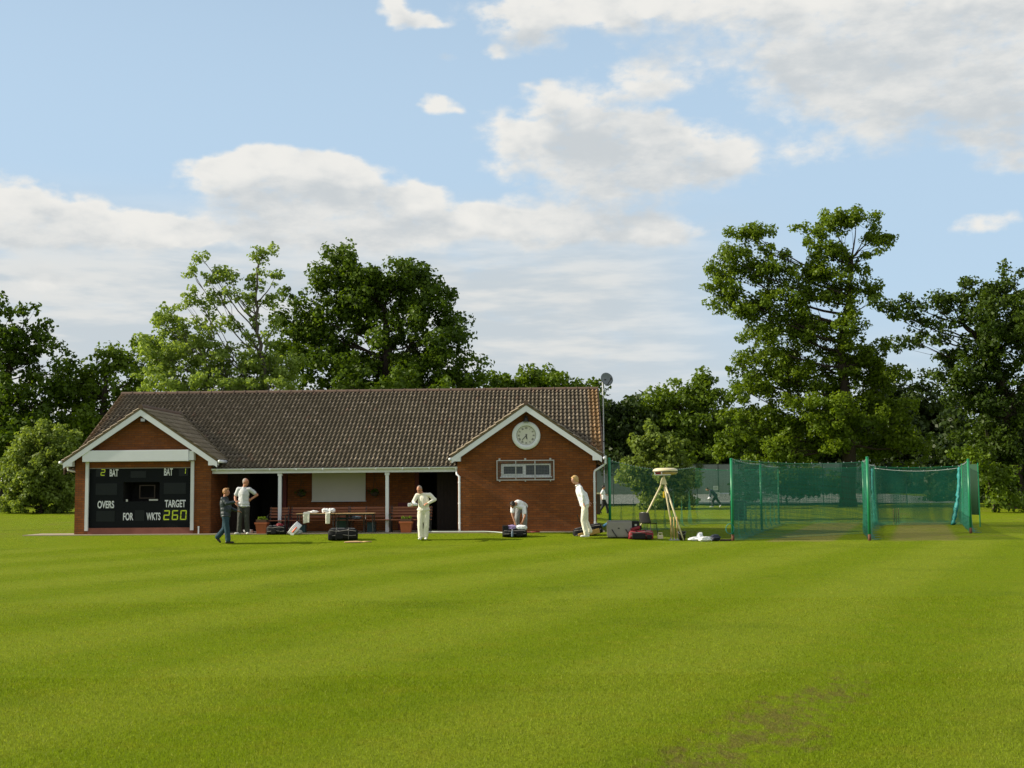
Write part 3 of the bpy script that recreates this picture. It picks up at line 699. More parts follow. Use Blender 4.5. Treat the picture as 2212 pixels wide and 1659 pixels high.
tree('hazel_bush', 'leafy underbush right behind the green net panel', 'bush', 1700, 93,
     [(1660, 1030, 60, 35), (1730, 1040, 60, 35), (1620, 1050, 40, 30), (1790, 1040, 50, 35)],
     r=.08, leaf='leaf_mid', size=.26, clump=.55, dens=.9, per=45, group='bushes round the ground', twig=.4)
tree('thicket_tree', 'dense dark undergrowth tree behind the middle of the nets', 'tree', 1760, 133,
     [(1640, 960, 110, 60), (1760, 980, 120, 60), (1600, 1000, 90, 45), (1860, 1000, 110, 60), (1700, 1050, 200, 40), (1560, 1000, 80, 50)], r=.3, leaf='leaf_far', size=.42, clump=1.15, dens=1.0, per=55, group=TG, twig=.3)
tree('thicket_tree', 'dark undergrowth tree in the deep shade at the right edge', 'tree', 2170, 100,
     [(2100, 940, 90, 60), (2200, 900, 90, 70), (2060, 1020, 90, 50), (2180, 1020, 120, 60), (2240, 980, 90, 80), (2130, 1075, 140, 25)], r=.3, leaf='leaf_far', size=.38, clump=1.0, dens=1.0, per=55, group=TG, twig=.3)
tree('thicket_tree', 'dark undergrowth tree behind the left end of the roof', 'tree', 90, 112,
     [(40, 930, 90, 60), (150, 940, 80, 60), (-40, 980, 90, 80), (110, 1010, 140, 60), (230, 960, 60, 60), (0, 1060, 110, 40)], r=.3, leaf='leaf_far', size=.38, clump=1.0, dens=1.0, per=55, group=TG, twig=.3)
# a tree out of the picture to the left, whose shade falls on the scoreboard wing
# distant wood closing the horizon
cl = []
for k in range(520):
    a = nr.uniform(-1.05, 1.05); Rr = nr.uniform(150, 175); x = Rr * math.sin(a); y = Rr * math.cos(a)
    hgt = 7 + 3 * math.sin(a * 9) + 2 * math.sin(a * 23)
    for _ in range(3): cl.append((np.array([x, y, gzf(x, y) + nr.uniform(.5, hgt)]), nr.uniform(1.6, 2.8), nr.uniform(.2, .8)))
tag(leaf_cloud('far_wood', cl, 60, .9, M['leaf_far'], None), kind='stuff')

# ------------------------------------------------------------------ the pavilion
pav = empty('brick_pavilion', BO, -BT, 'long red brick cricket pavilion with brown tiled roof and two front gables', 'building')
def tiles(name, o, ud, vd, U, V, u0=0.0, gauge=.31, rolls=True, parent=pav, amp=.058, step=.055):
    """a tiled slope: o = top corner, ud along the ridge, vd down the slope"""
    ud = np.array(ud, float); vd = np.array(vd, float); ud /= np.linalg.norm(ud); vd /= np.linalg.norm(vd)
    nn = np.cross(ud, vd); nn = nn if nn[2] > 0 else -nn
    us = np.linspace(0, U, int(U / .15 * 12) + 1)
    p = ((us + u0) / .15) % 1.0
    hu = amp * np.interp(p, [0, .08, .42, .50, .56, .68, 1.0], [0, .06, .92, 1.0, .88, .04, 0])
    vs = []; off = []
    k = 0
    while k * gauge < V - 1e-6:
        a, b = k * gauge, min(V, (k + 1) * gauge)
        vs += [max(0, a - .07), b, b - .004, b - .07]; off += [0.0, step, step - .012, .004]; k += 1     # each course laps over the next with an open edge
    vs = np.array(vs); off = np.array(off)
    UU, V2 = np.meshgrid(us, vs)
    H_ = hu[None, :] + off[:, None] + np.repeat(nr.normal(0, .003, (len(vs) // 4, len(us) // 12 + 2)), 12, 1)[:, :len(us)].repeat(4, 0)
    pts = np.array(o)[None, None] + UU[..., None] * ud + V2[..., None] * vd + H_[..., None] * nn
    nv, nu = UU.shape
    idx = np.arange(nv * nu).reshape(nv, nu)
    Q = np.stack([idx[:-1, :-1], idx[:-1, 1:], idx[1:, 1:], idx[1:, :-1]], -1).reshape(-1, 4)
    me = np_mesh(name, pts.reshape(-1, 3), Q, 4)
    uvl = me.uv_layers.new(name='UVMap')
    uvv = np.stack([UU.ravel() + u0, (V2 + np.where(np.arange(nv) % 4 == 0, .08, -.01)[:, None]).ravel()], 1)
    uvl.data.foreach_set('uv', uvv[Q.ravel()].astype(np.float32).ravel())
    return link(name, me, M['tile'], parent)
RX0, RX1, RY, RZ, EY, EZ = -.46, 17.90, 5.8, 5.44, .20, 2.43
sl = (EY - RY, EZ - RZ); SLEN = math.hypot(*sl)
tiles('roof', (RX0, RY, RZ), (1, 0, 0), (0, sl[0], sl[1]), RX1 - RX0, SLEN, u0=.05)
mb = MB(); mb.add([(RX0, RY, RZ), (RX1, RY, RZ), (RX1, 11.4, EZ), (RX0, 11.4, EZ)], [(0, 1, 2, 3)])
mb.add([(RX0, RY, RZ - .06), (RX0, EY, EZ - .06), (RX1, EY, EZ - .06), (RX1, RY, RZ - .06)], [(0, 1, 2, 3)])
mb.build('roof_lining', M['ridge'], pav)
# ridge tiles, one after another
mb = MB(); x = RX0 - .02
while x < RX1:
    e = min(x + .44, RX1 + .02)
    pr = [(x, .105), (e - .04, .10), (e - .04, .118), (e, .118)]
    for (xa, ra), (xb, rb) in zip(pr[:-1], pr[1:]):
        a_ = [math.pi * k / 8 for k in range(9)]
        vs = [(xa, RY + ra * math.cos(t_) * 1.15, RZ + .01 + ra * math.sin(t_)) for t_ in a_] + [(xb, RY + rb * math.cos(t_) * 1.15, RZ + .01 + rb * math.sin(t_)) for t_ in a_]
        mb.add(vs, [(k, k + 1, 9 + k + 1, 9 + k) for k in range(8)])
    x = e
mb.build('ridge', M['ridge'], pav)
# verges at the two ends
for xs in (RX0 - .03, RX1 - .02):
    mb = MB()
    mb.add([(xs, EY - .02, EZ - .12), (xs + .05, EY - .02, EZ - .12), (xs + .05, EY - .02, EZ + .05), (xs, EY - .02, EZ + .05), (xs, RY, RZ - .12), (xs + .05, RY, RZ - .12), (xs + .05, RY, RZ + .05), (xs, RY, RZ + .05)],
           [(0, 1, 2, 3), (7, 6, 5, 4), (0, 4, 5, 1), (1, 5, 6, 2), (2, 6, 7, 3), (3, 7, 4, 0)])
    mb.build('verge', M['ridge'], pav)

def gable(cx, half, zap, zend, wall0, wall1):
    slope = (zap - zend) / half
    RZg = zap + .07; L = math.hypot(half, zap - zend)
    yb = 4.9
    for s in (-1, 1):
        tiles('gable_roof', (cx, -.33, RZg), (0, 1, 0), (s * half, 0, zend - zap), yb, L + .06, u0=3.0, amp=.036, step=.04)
    yl = -.30
    mb = MB()                                                     # barge boards with boxed feet
    for s in (-1, 1):
        tt = .21
        pts = [(cx, zap), (cx + s * half, zend), (cx + s * half, zend - tt * .9), (cx, zap - tt)]
        if s > 0: pts = pts[::-1]
        mb.prism(pts, yl - .03, yl)
        xa, xb = (cx + s * half, cx + s * (half - .30))
        mb.prism([(min(xa, xb), zend - .12), (max(xa, xb), zend - .12), (max(xa, xb), zend - .02 + (.36 * slope * .55 if s < 0 else 0)), (min(xa, xb), zend - .02 + (.36 * slope * .55 if s > 0 else 0))], yl - .024, yl + .22)
    mb.build('barge_board', M['upvc'], pav)
    mb = MB()
    for s in (-1, 1):                                             # mossy mortar bedding above the boards
        pts = [(cx, zap + .075), (cx + s * (half + .02), zend + .075), (cx + s * (half + .02), zend + .004), (cx, zap + .004)]
        if s > 0: pts = pts[::-1]
        mb.prism(pts, yl - .045, yl + .03)
    mb.build('verge_bedding', M['moss'], pav)
    mb = MB()
    for s in (-1, 1):                                             # soffit
        mb.add([(cx, yl, zap - .06), (cx + s * half, yl, zend - .06), (cx + s * half, .01, zend - .06), (cx, .01, zap - .06)], [(0, 1, 2, 3)])
    mb.build('soffit', M['upvc'], pav)
    mb = MB(); mb.tube([(cx, -.36, RZg + .02), (cx, 4.2, RZg + .02)], .085, 10); mb.build('gable_ridge', M['ridge'], pav)
    mb = MB()                                                     # mortar in the valleys
    tanm = (RZ - EZ) / (RY - EY)
    for s in (-1, 1):
        pts = []
        for k in range(13):
            h = half * k / 12; z = RZg - h * slope; y = EY + (z - EZ - .03) / tanm
            pts.append((cx + s * h + nr.normal(0, .012), y, z + .045))
        pts = [p for p in pts if p[1] > EY - .02]
        mb.tube(pts, .05, 6)
    mb.build('valley', M['moss'], pav)
    return slope
gable(2.32, 2.62, 4.47, 2.69, 0, 4.65)
gable(15.33, 2.50, 4.48, 2.75, 13.0, 17.65)

# brick walls
def gline(cx, half, zap, zend, x): return zap - abs(x - cx) * (zap - zend) / half - .02
mb = MB(); T_ = .22
top = lambda x: gline(2.32, 2.62, 4.47, 2.69, x)
mb.prism([(0, ZB - .3), (.46, ZB - .3), (.46, top(.46)), (0, top(0))], 0, T_)
mb.prism([(4.06, ZB - .3), (4.65, ZB - .3), (4.65, top(4.65)), (4.06, top(4.06))], 0, T_)
mb.prism([(.46, 2.52), (4.06, 2.52), (4.06, top(4.06)), (2.32, 4.45), (.46, top(.46))], 0, T_)
mb.box(0, .22, T_, 11.2, ZB - .3, 2.6); mb.box(4.43, 4.65, T_, 2.3, ZB - .3, 2.6)
topr = lambda x: gline(15.33, 2.50, 4.48, 2.75, x)
wx0, wx1, wz0, wz1 = 14.46, 16.14, 2.11, 2.54
mb.prism([(13.0, ZB - .3), (wx0, ZB - .3), (wx0, topr(wx0)), (13.0, topr(13.0))], 0, T_)
mb.prism([(wx1, ZB - .3), (17.65, ZB - .3), (17.65, topr(17.65)), (wx1, topr(wx1))], 0, T_)
mb.prism([(wx0, ZB - .3), (wx1, ZB - .3), (wx1, wz0), (wx0, wz0)], 0, T_)
mb.prism([(wx0, wz1), (wx1, wz1), (wx1, topr(wx1)), (15.33, 4.46), (wx0, topr(wx0))], 0, T_)
mb.box(17.43, 17.65, T_, 11.2, ZB - .3, 2.6); mb.box(13.0, 13.22, T_, 2.3, ZB - .3, 2.6)
mb.box(.22, 17.43, 10.98, 11.2, ZB - .3, 2.6)
for xs in (0.0, 17.43):                                           # end gables under the main roof
    mb.add([(xs + dx_, y_, z_) for dx_ in (0, .22) for y_, z_ in ((T_, 2.43), (11.2, 2.5), (5.8, 5.36))], [(0, 1, 2), (5, 4, 3), (0, 3, 4, 1), (1, 4, 5, 2), (2, 5, 3, 0)])
mb.box(5.45, 5.62, 2.2, 2.4, 2.30, 2.9)
mb.box(6.78, 11.32, 2.2, 2.4, ZB - .3, 3.2)
mb.box(4.65, 6.78, 2.2, 2.4, 2.34, 3.2); mb.box(11.32, 13.0, 2.2, 2.4, 2.34, 3.2)
mb.build('brick_wall', M['brick'], pav)
mb = MB(); mb.box(.46, 4.06, -.012, .1, ZB - .2, .49); mb.build('plinth', M['plinth'], pav)
# dark joinery and doors at the back of the veranda
mb = MB(); mb.box(4.66, 5.45, 2.14, 2.19, ZB, 2.33)
for k in range(6): mb.box(4.68 + k * .13, 4.79 + k * .13, 2.125, 2.14, ZB + .02, 2.31)
mb.build('timber_door', M['darkbrown'], pav)
mb = MB(); mb.box(12.1, 12.98, 2.14, 2.19, ZB, 2.33)
for k in range(7): mb.box(12.12 + k * .124, 12.21 + k * .124, 2.125, 2.14, ZB + .02, 2.31)
mb.build('timber_door', M['darkbrown'], pav)
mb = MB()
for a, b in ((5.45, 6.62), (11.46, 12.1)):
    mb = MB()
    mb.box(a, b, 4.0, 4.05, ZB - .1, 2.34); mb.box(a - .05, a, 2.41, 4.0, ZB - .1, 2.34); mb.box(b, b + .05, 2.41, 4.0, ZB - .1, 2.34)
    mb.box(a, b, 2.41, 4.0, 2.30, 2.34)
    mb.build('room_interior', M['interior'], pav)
mb = MB()
for a, (c0, c1, h_) in ((6.62, (6.76, 7.2, 1.05)), (11.32, (10.72, 11.32, 1.25))):
    mb = MB(); mb.box(a, a + .14, 2.15, 2.28, ZB, 2.33); mb.box(c0, c1, 2.17, 2.2, ZB, h_); mb.build('door_frame', M['darkred'], pav)
mb = MB(); mb.box(4.66, 12.99, .24, 2.19, 2.335, 2.36); mb.build('veranda_ceiling', M['darkbrown'], pav)
# fascia, gutter, posts
mb = MB(); mb.box(4.66, 12.99, .13, .17, 2.29, 2.45); mb.build('fascia', M['white_dirty'], pav)
def gutter(x0, x1, y, z, parent=pav):
    mb = MB(); a_ = [math.pi + math.pi * k / 8 for k in range(9)]
    vs = [(xx, y + .062 * math.cos(t_), z + .062 * math.sin(t_)) for xx in (x0, x1) for t_ in a_]
    vs2 = [(xx, y + .055 * math.cos(t_), z + .055 * math.sin(t_)) for xx in (x0, x1) for t_ in a_]
    mb.add(vs, [(k, k + 1, 10 + k, 9 + k) for k in range(8)]); mb.add(vs2, [(9 + k, 10 + k, k + 1, k) for k in range(8)])
    for xx in (x0, x1): mb.box(xx - .004, xx + .004, y - .06, y + .06, z - .055, z)
    for k in range(int((x1 - x0) / .9) + 1):
        xx = x0 + .3 + k * .9
        if xx < x1: mb.box(xx - .015, xx + .015, y - .07, y + .06, z - .07, z + .004)
    return mb.build('gutter', M['upvc'], parent)
gutter(4.55, 13.0, .07, 2.455)
for xx in (6.95, 10.60):
    mb = MB(); mb.box(xx - .055, xx + .055, .20, .31, ZB, 2.31); mb.box(xx - .075, xx + .075, .18, .33, 2.20, 2.285); mb.build('veranda_post', M['upvc'], pav, bevel=.006)
mb = MB()
mb.tube([(12.96, .07, 2.42), (12.96, .07, 2.30), (12.98, .0, 2.20), (13.07, -.055, 2.12), (13.07, -.055, ZB + .02)], .036, 8)
for z in (.55, 1.2, 1.9): mb.tube([(13.07, -.055, z), (13.07, -.055, z + .05)], .045, 8)
mb.build('downpipe', M['upvc'], pav)
mb = MB()
mb.tube([(17.95, -.2, 2.78), (17.95, -.2, 2.52), (17.9, -.12, 2.47), (17.60, -.055, 2.28), (17.58, -.055, 2.2), (17.58, -.055, ZB + .02)], .036, 8)
for z in (.55, 1.2, 1.9): mb.tube([(17.58, -.055, z), (17.58, -.055, z + .05)], .045, 8)
mb.build('downpipe', M['upvc'], pav)
mb = MB()
mb.tube([(-.42, -.1, 2.66), (-.25, -.1, 2.62), (-.22, -.08, 2.45), (-.06, .1, 2.40), (-.05, .3, 2.38), (-.05, .3, ZB)], .034, 8)
mb.build('downpipe', M['upvc'], pav)
mb = MB(); mb.tube([(4.27, -.07, ZB - .05), (4.27, -.07, ZB + .24)], .026, 8); mb.tube([(4.27, -.07, ZB + .22), (4.27, -.07, ZB + .26)], .032, 8); mb.build('vent_pipe', M['upvc'], pav)
for (gx_, dy_) in ((-.40, 0), (5.02, 0), (12.78, 0), (17.92, 0)):                          # gutters along the wing eaves, seen end on
    mb = MB(); mb.tube([(gx_, -.34, 2.70), (gx_, .5, 2.70)], .055, 8); mb.build('gutter', M['upvc'], pav, smooth=True)
# shutter box, guide rails
mb = MB(); mb.box(.34, 3.96, -.30, -.002, 2.72, 3.10); mb.build('shutter_box', M['white'], pav, bevel=.012)
mb = MB(); mb.box(3.963, 4.13, -.26, -.002, 2.745, 3.06); mb.build('shutter_motor_box', M['white'], pav, bevel=.012)
for xx in (.44, 4.04):
    mb = MB(); mb.box(xx - .055, xx + .055, -.10, -.03, .40, 2.72); mb.box(xx - .03, xx + .03, -.03, -.001, .40, 2.72); mb.build('shutter_rail', M['white_dirty'], pav)
# window of the right wing behind its grille
win = MB(); fr = .055
win.box(wx0, wx1, .03, .10, wz0, wz0 + fr); win.box(wx0, wx1, .03, .10, wz1 - fr, wz1)
win.box(wx0, wx0 + fr, .032, .098, wz0 + fr, wz1 - fr); win.box(wx1 - fr, wx1, .032, .098, wz0 + fr, wz1 - fr)
mx_ = wx0 + .80; win.box(mx_ - .035, mx_ + .035, .032, .098, wz0 + fr, wz1 - fr)
for a, b in ((wx0 + fr, mx_ - .035),):
    win.box(a, b, .015, .06, wz0 + fr, wz0 + fr + .035); win.box(a, b, .015, .06, wz1 - fr - .035, wz1 - fr); win.box(a, a + .035, .017, .058, wz0 + fr + .035, wz1 - fr - .035); win.box(b - .035, b, .017, .058, wz0 + fr + .035, wz1 - fr - .035)
win.box(wx0 - .03, wx1 + .03, -.03, .03, wz0 - .04, wz0)
wo_ = win.build('window', M['upvc'], pav)
mb = MB(); mb.box(wx0 + fr, wx1 - fr, .066, .072, wz0 + fr, wz1 - fr); mb.build('pane', M['glass'], wo_)
gr = MB(); gx0, gx1, gz0, gz1 = 14.32, 16.25, 1.98, 2.66
for a, b, c, d in ((gx0, gx1, gz0, gz0 + .03), (gx0, gx1, gz1 - .03, gz1), (gx0, gx0 + .03, gz0 + .03, gz1 - .03), (gx1 - .03, gx1, gz0 + .03, gz1 - .03), (14.95, 14.98, gz0 + .03, gz1 - .03), (15.59, 15.62, gz0 + .03, gz1 - .03)):
    gr.box(a, b, -.11, -.08, c, d)
for a in (14.42, 15.28, 16.12): gr.box(a - .03, a + .03, -.085, 0, gz1 - .002, gz1 + .06); gr.box(a - .02, a + .02, -.085, 0, gz0 - .04, gz0 + .002)
gro = gr.build('window_grille', M['steel'], pav)
me = np_mesh('grille_wire', [(gx0, -.095, gz0), (gx1, -.095, gz0), (gx1, -.095, gz1), (gx0, -.095, gz1)], [(0, 1, 2, 3)], 4)
me.uv_layers.new(name='UVMap').data.foreach_set('uv', np.array([0, 0, 1.93, 0, 1.93, .68, 0, .68], np.float32)); link('grille_wire', me, M['grille'], gro)
# paved terrace
mb = MB()
vs = [(-1.6, -.42), (3.0, -.40), (8.0, -.48), (13.0, -.42), (17.9, -.40), (17.9, 2.25), (-1.6, 1.2)]
mb.add([tuple(B(x, y, ZB + .012)) for x, y in vs] + [tuple(B(x, y, ZB - .25)) for x, y in vs], [tuple(range(7))] + [((i + 1) % 7, i, 7 + i, 7 + (i + 1) % 7) for i in range(7)])
tag(mb.build('path', M['concrete']), kind='structure')

# ------------------------------------------------------------------ writing
def text_mesh(txt, size, sx=1.0, bold=.0, ext=.006):
    cu = bpy.data.curves.new('t', 'FONT'); cu.body = txt; cu.size = size; cu.offset = bold; cu.extrude = ext; cu.align_x = 'CENTER'; cu.align_y = 'CENTER'
    ob = bpy.data.objects.new('t', cu); COL.objects.link(ob)
    bpy.context.view_layer.update()
    me = bpy.data.meshes.new_from_object(ob.evaluated_get(bpy.context.evaluated_depsgraph_get()))
    bpy.data.objects.remove(ob)
    V = np.empty(len(me.vertices) * 3, np.float32); me.vertices.foreach_get('co', V); V = V.reshape(-1, 3)
    fs = [tuple(p.vertices) for p in me.polygons]
    bpy.data.meshes.remove(me)
    V[:, 0] *= sx
    return V, fs
def fit_text(mb, txt, x0, x1, z0, z1, y, bold=.02, mi=0):
    V, fs = text_mesh(txt, 1.0, 1.0, bold)
    lo, hi = V.min(0), V.max(0)
    vs = [(x0 + (v[0] - lo[0]) / (hi[0] - lo[0]) * (x1 - x0), y - .5 * (v[2] - lo[2]), z0 + (v[1] - lo[1]) / (hi[1] - lo[1]) * (z1 - z0)) for v in V]
    mb.add(vs, fs, mi)

# ------------------------------------------------------------------ scoreboard (its own axes: pavilion axes)
def local_thing(name, x, y, z, label, cat, group=None): return empty(name, B(x, y, z), -BT, label, cat, group)
sb = local_thing('scoreboard', 0, 0, 0, 'black cricket scoreboard with white words and a lime 260 target, built into the left gable', 'scoreboard')
sbx = lambda xz: .54 + (xz - 328) / 305.5
sbz = lambda yz: 2.50 - (yz - 850) / 306.5
mb = MB()
ox0, ox1, oz0, oz1 = sbx(665), sbx(1045), sbz(1195), sbz(995)
mb.box(.46, ox0, .05, .08, .49, 2.52); mb.box(ox1, 4.06, .05, .08, .49, 2.52); mb.box(ox0, ox1, .05, .08, .49, oz0); mb.box(ox0, ox1, .05, .08, oz1, 2.52)
mb.build('board', M['black'], sb)
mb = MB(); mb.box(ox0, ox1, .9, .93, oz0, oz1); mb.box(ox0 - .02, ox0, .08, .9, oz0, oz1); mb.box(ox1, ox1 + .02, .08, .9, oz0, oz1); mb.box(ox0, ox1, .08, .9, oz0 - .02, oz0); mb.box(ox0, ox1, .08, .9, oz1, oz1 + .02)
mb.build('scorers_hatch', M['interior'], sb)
mb = MB(); a, b, c, d = sbx(832), sbx(996), sbz(1165), sbz(1025)
mb.box(a, b, .06, .10, c, c + .03); mb.box(a, b, .06, .10, d - .03, d); mb.box(a, a + .03, .06, .10, c + .03, d - .03); mb.box(b - .03, b, .06, .10, c + .03, d - .03)
mb.build('hatch_frame', M['darkbrown'], sb)
mb = MB(); mb.box(sbx(938), sbx(1030), .02, .06, sbz(1188), sbz(1172)); mb.build('papers', M['greyshirt'], sb)
mb = MB(); mb.box(sbx(697), sbx(716), .02, .05, sbz(1196), sbz(1172)); mb.build('cup', M['greyshirt'], sb)
M['display'] = simple('dim_display_glass', (.010, .014, .016), .4, .15, 5, spec=.2)
for (a, b, c, d) in ((375, 478, 852, 935), (1245, 1340, 852, 935), (740, 900, 880, 950), (375, 600, 1005, 1125), (1090, 1320, 1005, 1120), (385, 580, 1290, 1400), (790, 890, 1285, 1395), (1080, 1345, 1275, 1400)):
    mb = MB(); mb.box(sbx(a), sbx(b), .042, .05, sbz(d), sbz(c)); mb.build('display_panel', M['display'], sb)
mb = MB(); mb.box(.47, 4.05, .03, .05, 2.49, 2.52); mb.build('board_trim', M['greycloth'], sb)
for (tx, a, b, c, d) in (('BAT', 520, 610, 858, 934), ('BAT', 1090, 1181, 853, 929), ('OVERS', 398, 571, 1186, 1263), ('TARGET', 1102, 1319, 1181, 1258), ('FOR', 668, 774, 1311, 1389), ('WKTS', 912, 1058, 1311, 1389)):
    mb = MB(); fit_text(mb, tx, sbx(a), sbx(b), sbz(d), sbz(c), .047, bold=.022)
    mb.build('lettering', M['white'], sb)
SEG = {'0': 'abcdef', '1': 'bc', '2': 'abged', '6': 'afgedc'}
def digit(mb, ch, x0, x1, z0, z1, w_, y=.036, sl=.06):
    zm = (z0 + z1) / 2; h = z1 - z0
    S = {'a': (x0, x1, z1 - w_, z1), 'g': (x0, x1, zm - w_ / 2, zm + w_ / 2), 'd': (x0, x1, z0, z0 + w_), 'f': (x0, x0 + w_, zm, z1), 'e': (x0, x0 + w_, z0, zm), 'b': (x1 - w_, x1, zm, z1), 'c': (x1 - w_, x1, z0, zm)}
    for k_ in SEG[ch]:
        a, b, c, d = S[k_]; q = .008
        a, b, c, d = (a + q, b - q, c, d) if k_ in 'agd' else (a, b, c + q, d - q)
        e = w_ * .35; zf = lambda z: (z - z0) * sl
        pts = [(a + e, c), (b - e, c), (b, c + e), (b, d - e), (b - e, d), (a + e, d), (a, d - e), (a, c + e)]
        mb.prism([(px_ + zf(pz_), pz_) for px_, pz_ in pts], y, y + .005)
mb = MB(); digit(mb, '2', sbx(424), sbx(470), sbz(925), sbz(857), .028); mb.build('digits', M['led'], sb); mb = MB(); digit(mb, '1', sbx(1268), sbx(1316), sbz(914), sbz(855), .026); mb.build('digits', M['led'], sb); mb = MB()
for ch, a, b in (('2', 1089, 1152), ('6', 1176, 1240), ('0', 1263, 1328)): digit(mb, ch, sbx(a), sbx(b), sbz(1388), sbz(1288), .036)
mb.build('digits', M['led'], sb)

# clock
ck = local_thing('wall_clock', 15.32, -.02, 3.48, 'round wall clock with white surround and Roman numerals in the right gable', 'clock')
mb = MB(); Mr = Matrix.Rotation(RAD(90), 4, 'X')
prof = [(.325, .0), (.325, .07), (.345, .09), (.46, .085), (.475, .06), (.475, .0)]
seg = 48; vs = []
for (r_, z_) in prof:
    for k in range(seg): a = 2 * math.pi * k / seg; vs.append((r_ * math.cos(a), -z_, r_ * math.sin(a)))
mb.add(vs, [(i * seg + k, i * seg + (k + 1) % seg, (i + 1) * seg + (k + 1) % seg, (i + 1) * seg + k) for i in range(5) for k in range(seg)]); mb.build('surround', M['white'], ck, smooth=True)
mb = MB(); mb.lathe([(.328, 0), (.328, .03)], 48, M=Mr); mb.build('dial', M['dialface'], ck)
mb = MB(); vs = []
for r_, z_ in ((.300, .031), (.300, .036), (.318, .036), (.318, .031)):
    for k in range(seg): a = 2 * math.pi * k / seg; vs.append((r_ * math.cos(a), -z_, r_ * math.sin(a)))
for i, tx in enumerate(('XII', 'I', 'II', 'III', 'IIII', 'V', 'VI', 'VII', 'VIII', 'IX', 'X', 'XI')):
    mb = MB(); V, fs = text_mesh(tx, .085, .8, .002, .002); a = -i * math.pi / 6
    mb.add([((v[0]) * math.cos(a) - (v[1] + .245) * math.sin(a), -.033 - v[2], (v[0]) * math.sin(a) + (v[1] + .245) * math.cos(a)) for v in V], fs)
    mb.build('numeral', M['darktrousers'], ck)
mb = MB()
vs = []
for r_, z_ in ((.318, .030), (.318, .05), (.332, .05), (.332, .030)):
    for k in range(seg): a = 2 * math.pi * k / seg; vs.append((r_ * math.cos(a), -z_, r_ * math.sin(a)))
mb.add(vs, [(i * seg + k, i * seg + (k + 1) % seg, (i + 1) * seg + (k + 1) % seg, (i + 1) * seg + k) for i in range(3) for k in range(seg)])
mb.build('bezel', M['blackmetal'], ck)
for nm, ang, ln, wd in (('hour_hand', 168.5, .15, .034), ('minute_hand', 222, .23, .022)):
    mb = MB(); a = RAD(ang); d = np.array([math.sin(a), math.cos(a)]); n_ = np.array([d[1], -d[0]])
    P_ = [d * -.05 + n_ * wd * .4, d * -.05 - n_ * wd * .4, d * ln * .7 - n_ * wd * .5, d * ln, d * ln * .7 + n_ * wd * .5]
    mb.prism([(p[0], p[1]) for p in P_], -.044 if nm[0] == 'h' else -.052, -.04 if nm[0] == 'h' else -.047); mb.build(nm, M['blackmetal'], ck)
# lamps
lp = local_thing('wall_lamp', 15.32, -.01, 4.06, 'small black lamp fixed on the brick above the round clock', 'lamp')
mb = MB(); mb.box(-.05, .05, -.03, .0, -.09, .09); mb.tube([(0, -.02, .05), (0, -.10, .07), (0, -.15, .02)], .02, 6); mb.build('bracket', M['blackmetal'], lp)
mb = MB(); mb.lathe([(.03, .04), (.07, 0), (.10, -.10), (.105, -.12), (.05, -.12)], 12, (0, -.15, 0)); mb.build('lamp_shade', M['blackmetal'], lp)
fl = local_thing('floodlight', 2.38, -.01, 4.12, 'grey box floodlight under the apex of the left gable', 'floodlight')
mb = MB(); mb.box(-.015, .015, -.12, .0, -.02, .02); mb.build('bracket', M['blackmetal'], fl)
mb = MB(); mb.box(-.085, .085, -.26, -.12, -.06, .06); mb.build('housing', M['blackmetal'], fl, bevel=.015)
mb = MB(); mb.box(-.07, .07, -.266, -.262, -.05, .045); mb.build('lens', M['steel'], fl)
# board on the veranda wall and hanging baskets
vb = local_thing('notice_board', 8.62, 2.18, 1.86, 'large blank cream board on the veranda back wall', 'board')
mb = MB(); mb.box(-.95, .95, -.05, 0, -.53, .50); mb.build('panel', M['panelboard'], vb, bevel=.008)
mb = MB(); mb.box(-.97, .97, -.06, -.002, -.56, -.532); mb.build('bottom_rail', M['white_dirty'], vb)
for px_, lb in ((7.35, 'dark hanging basket left of the cream board in the veranda'), (9.93, 'dark hanging basket right of the cream board in the veranda')):
    hb = local_thing('hanging_basket', px_, 1.9, 1.62, lb, 'basket', 'hanging baskets in the veranda')
    mb = MB(); mb.lathe([(.02, -.14), (.10, -.12), (.15, -.05), (.165, .0), (.15, .01)], 14); mb.build('basket', M['oldwood'], hb)
    mb = MB()
    for k in range(3): a = k * 2.09; mb.tube([(.15 * math.cos(a), .15 * math.sin(a), 0), (0, 0, .5)], .004, 4)
    mb.tube([(0, 0, .5), (0, 0, .71)], .005, 4); mb.build('chain', M['blackmetal'], hb)
    leaf_cloud('foliage', [(np.array([nr.normal(0, .08), nr.normal(0, .08), nr.uniform(-.08, .10)]), .09, .4) for _ in range(14)], 26, .05, M['leaf_dark'], hb)

# satellite dish on its mast behind the gable end
px_ = pix(1303, 900, 48.6)
sdh = empty('satellite_dish', (px_[0], px_[1], .3), 0, 'grey satellite dish on a white mast at the right end of the roof', 'dish')
ztop = pix(1303, 822, 48.6)[2] - .3
mb = MB(); mb.tube([(0, 0, 1.6), (0, 0, ztop + .1)], .026, 8); mb.build('mast', M['white_dirty'], sdh)
mb = MB()
for z in (2.35, 3.15): mb = MB(); mb.box(-.35, .04, -.03, .03, z, z + .04); mb.build('bracket', M['blackmetal'], sdh)
mb = MB(); Rd = Matrix.Translation((.16, .02, ztop + .06)) @ Matrix.Rotation(RAD(28), 4, 'Z') @ Matrix.Rotation(RAD(78), 4, 'X')
mb.lathe([(.005, -.05), (.12, -.045), (.22, -.02), (.27, 0), (.275, .008), (.22, -.012), (.12, -.037), (.004, -.042)], 28, M=Rd, sx=1.0, sy=.92); mb.build('reflector', M['dish'], sdh, smooth=True)
mb = MB(); mb.tube([Rd @ Vector((0, -.22, 0)), Rd @ Vector((0, -.10, .26))], .014, 6); mb.tube([Rd @ Vector((0, -.13, .26)), Rd @ Vector((0, -.03, .29))], .035, 8)
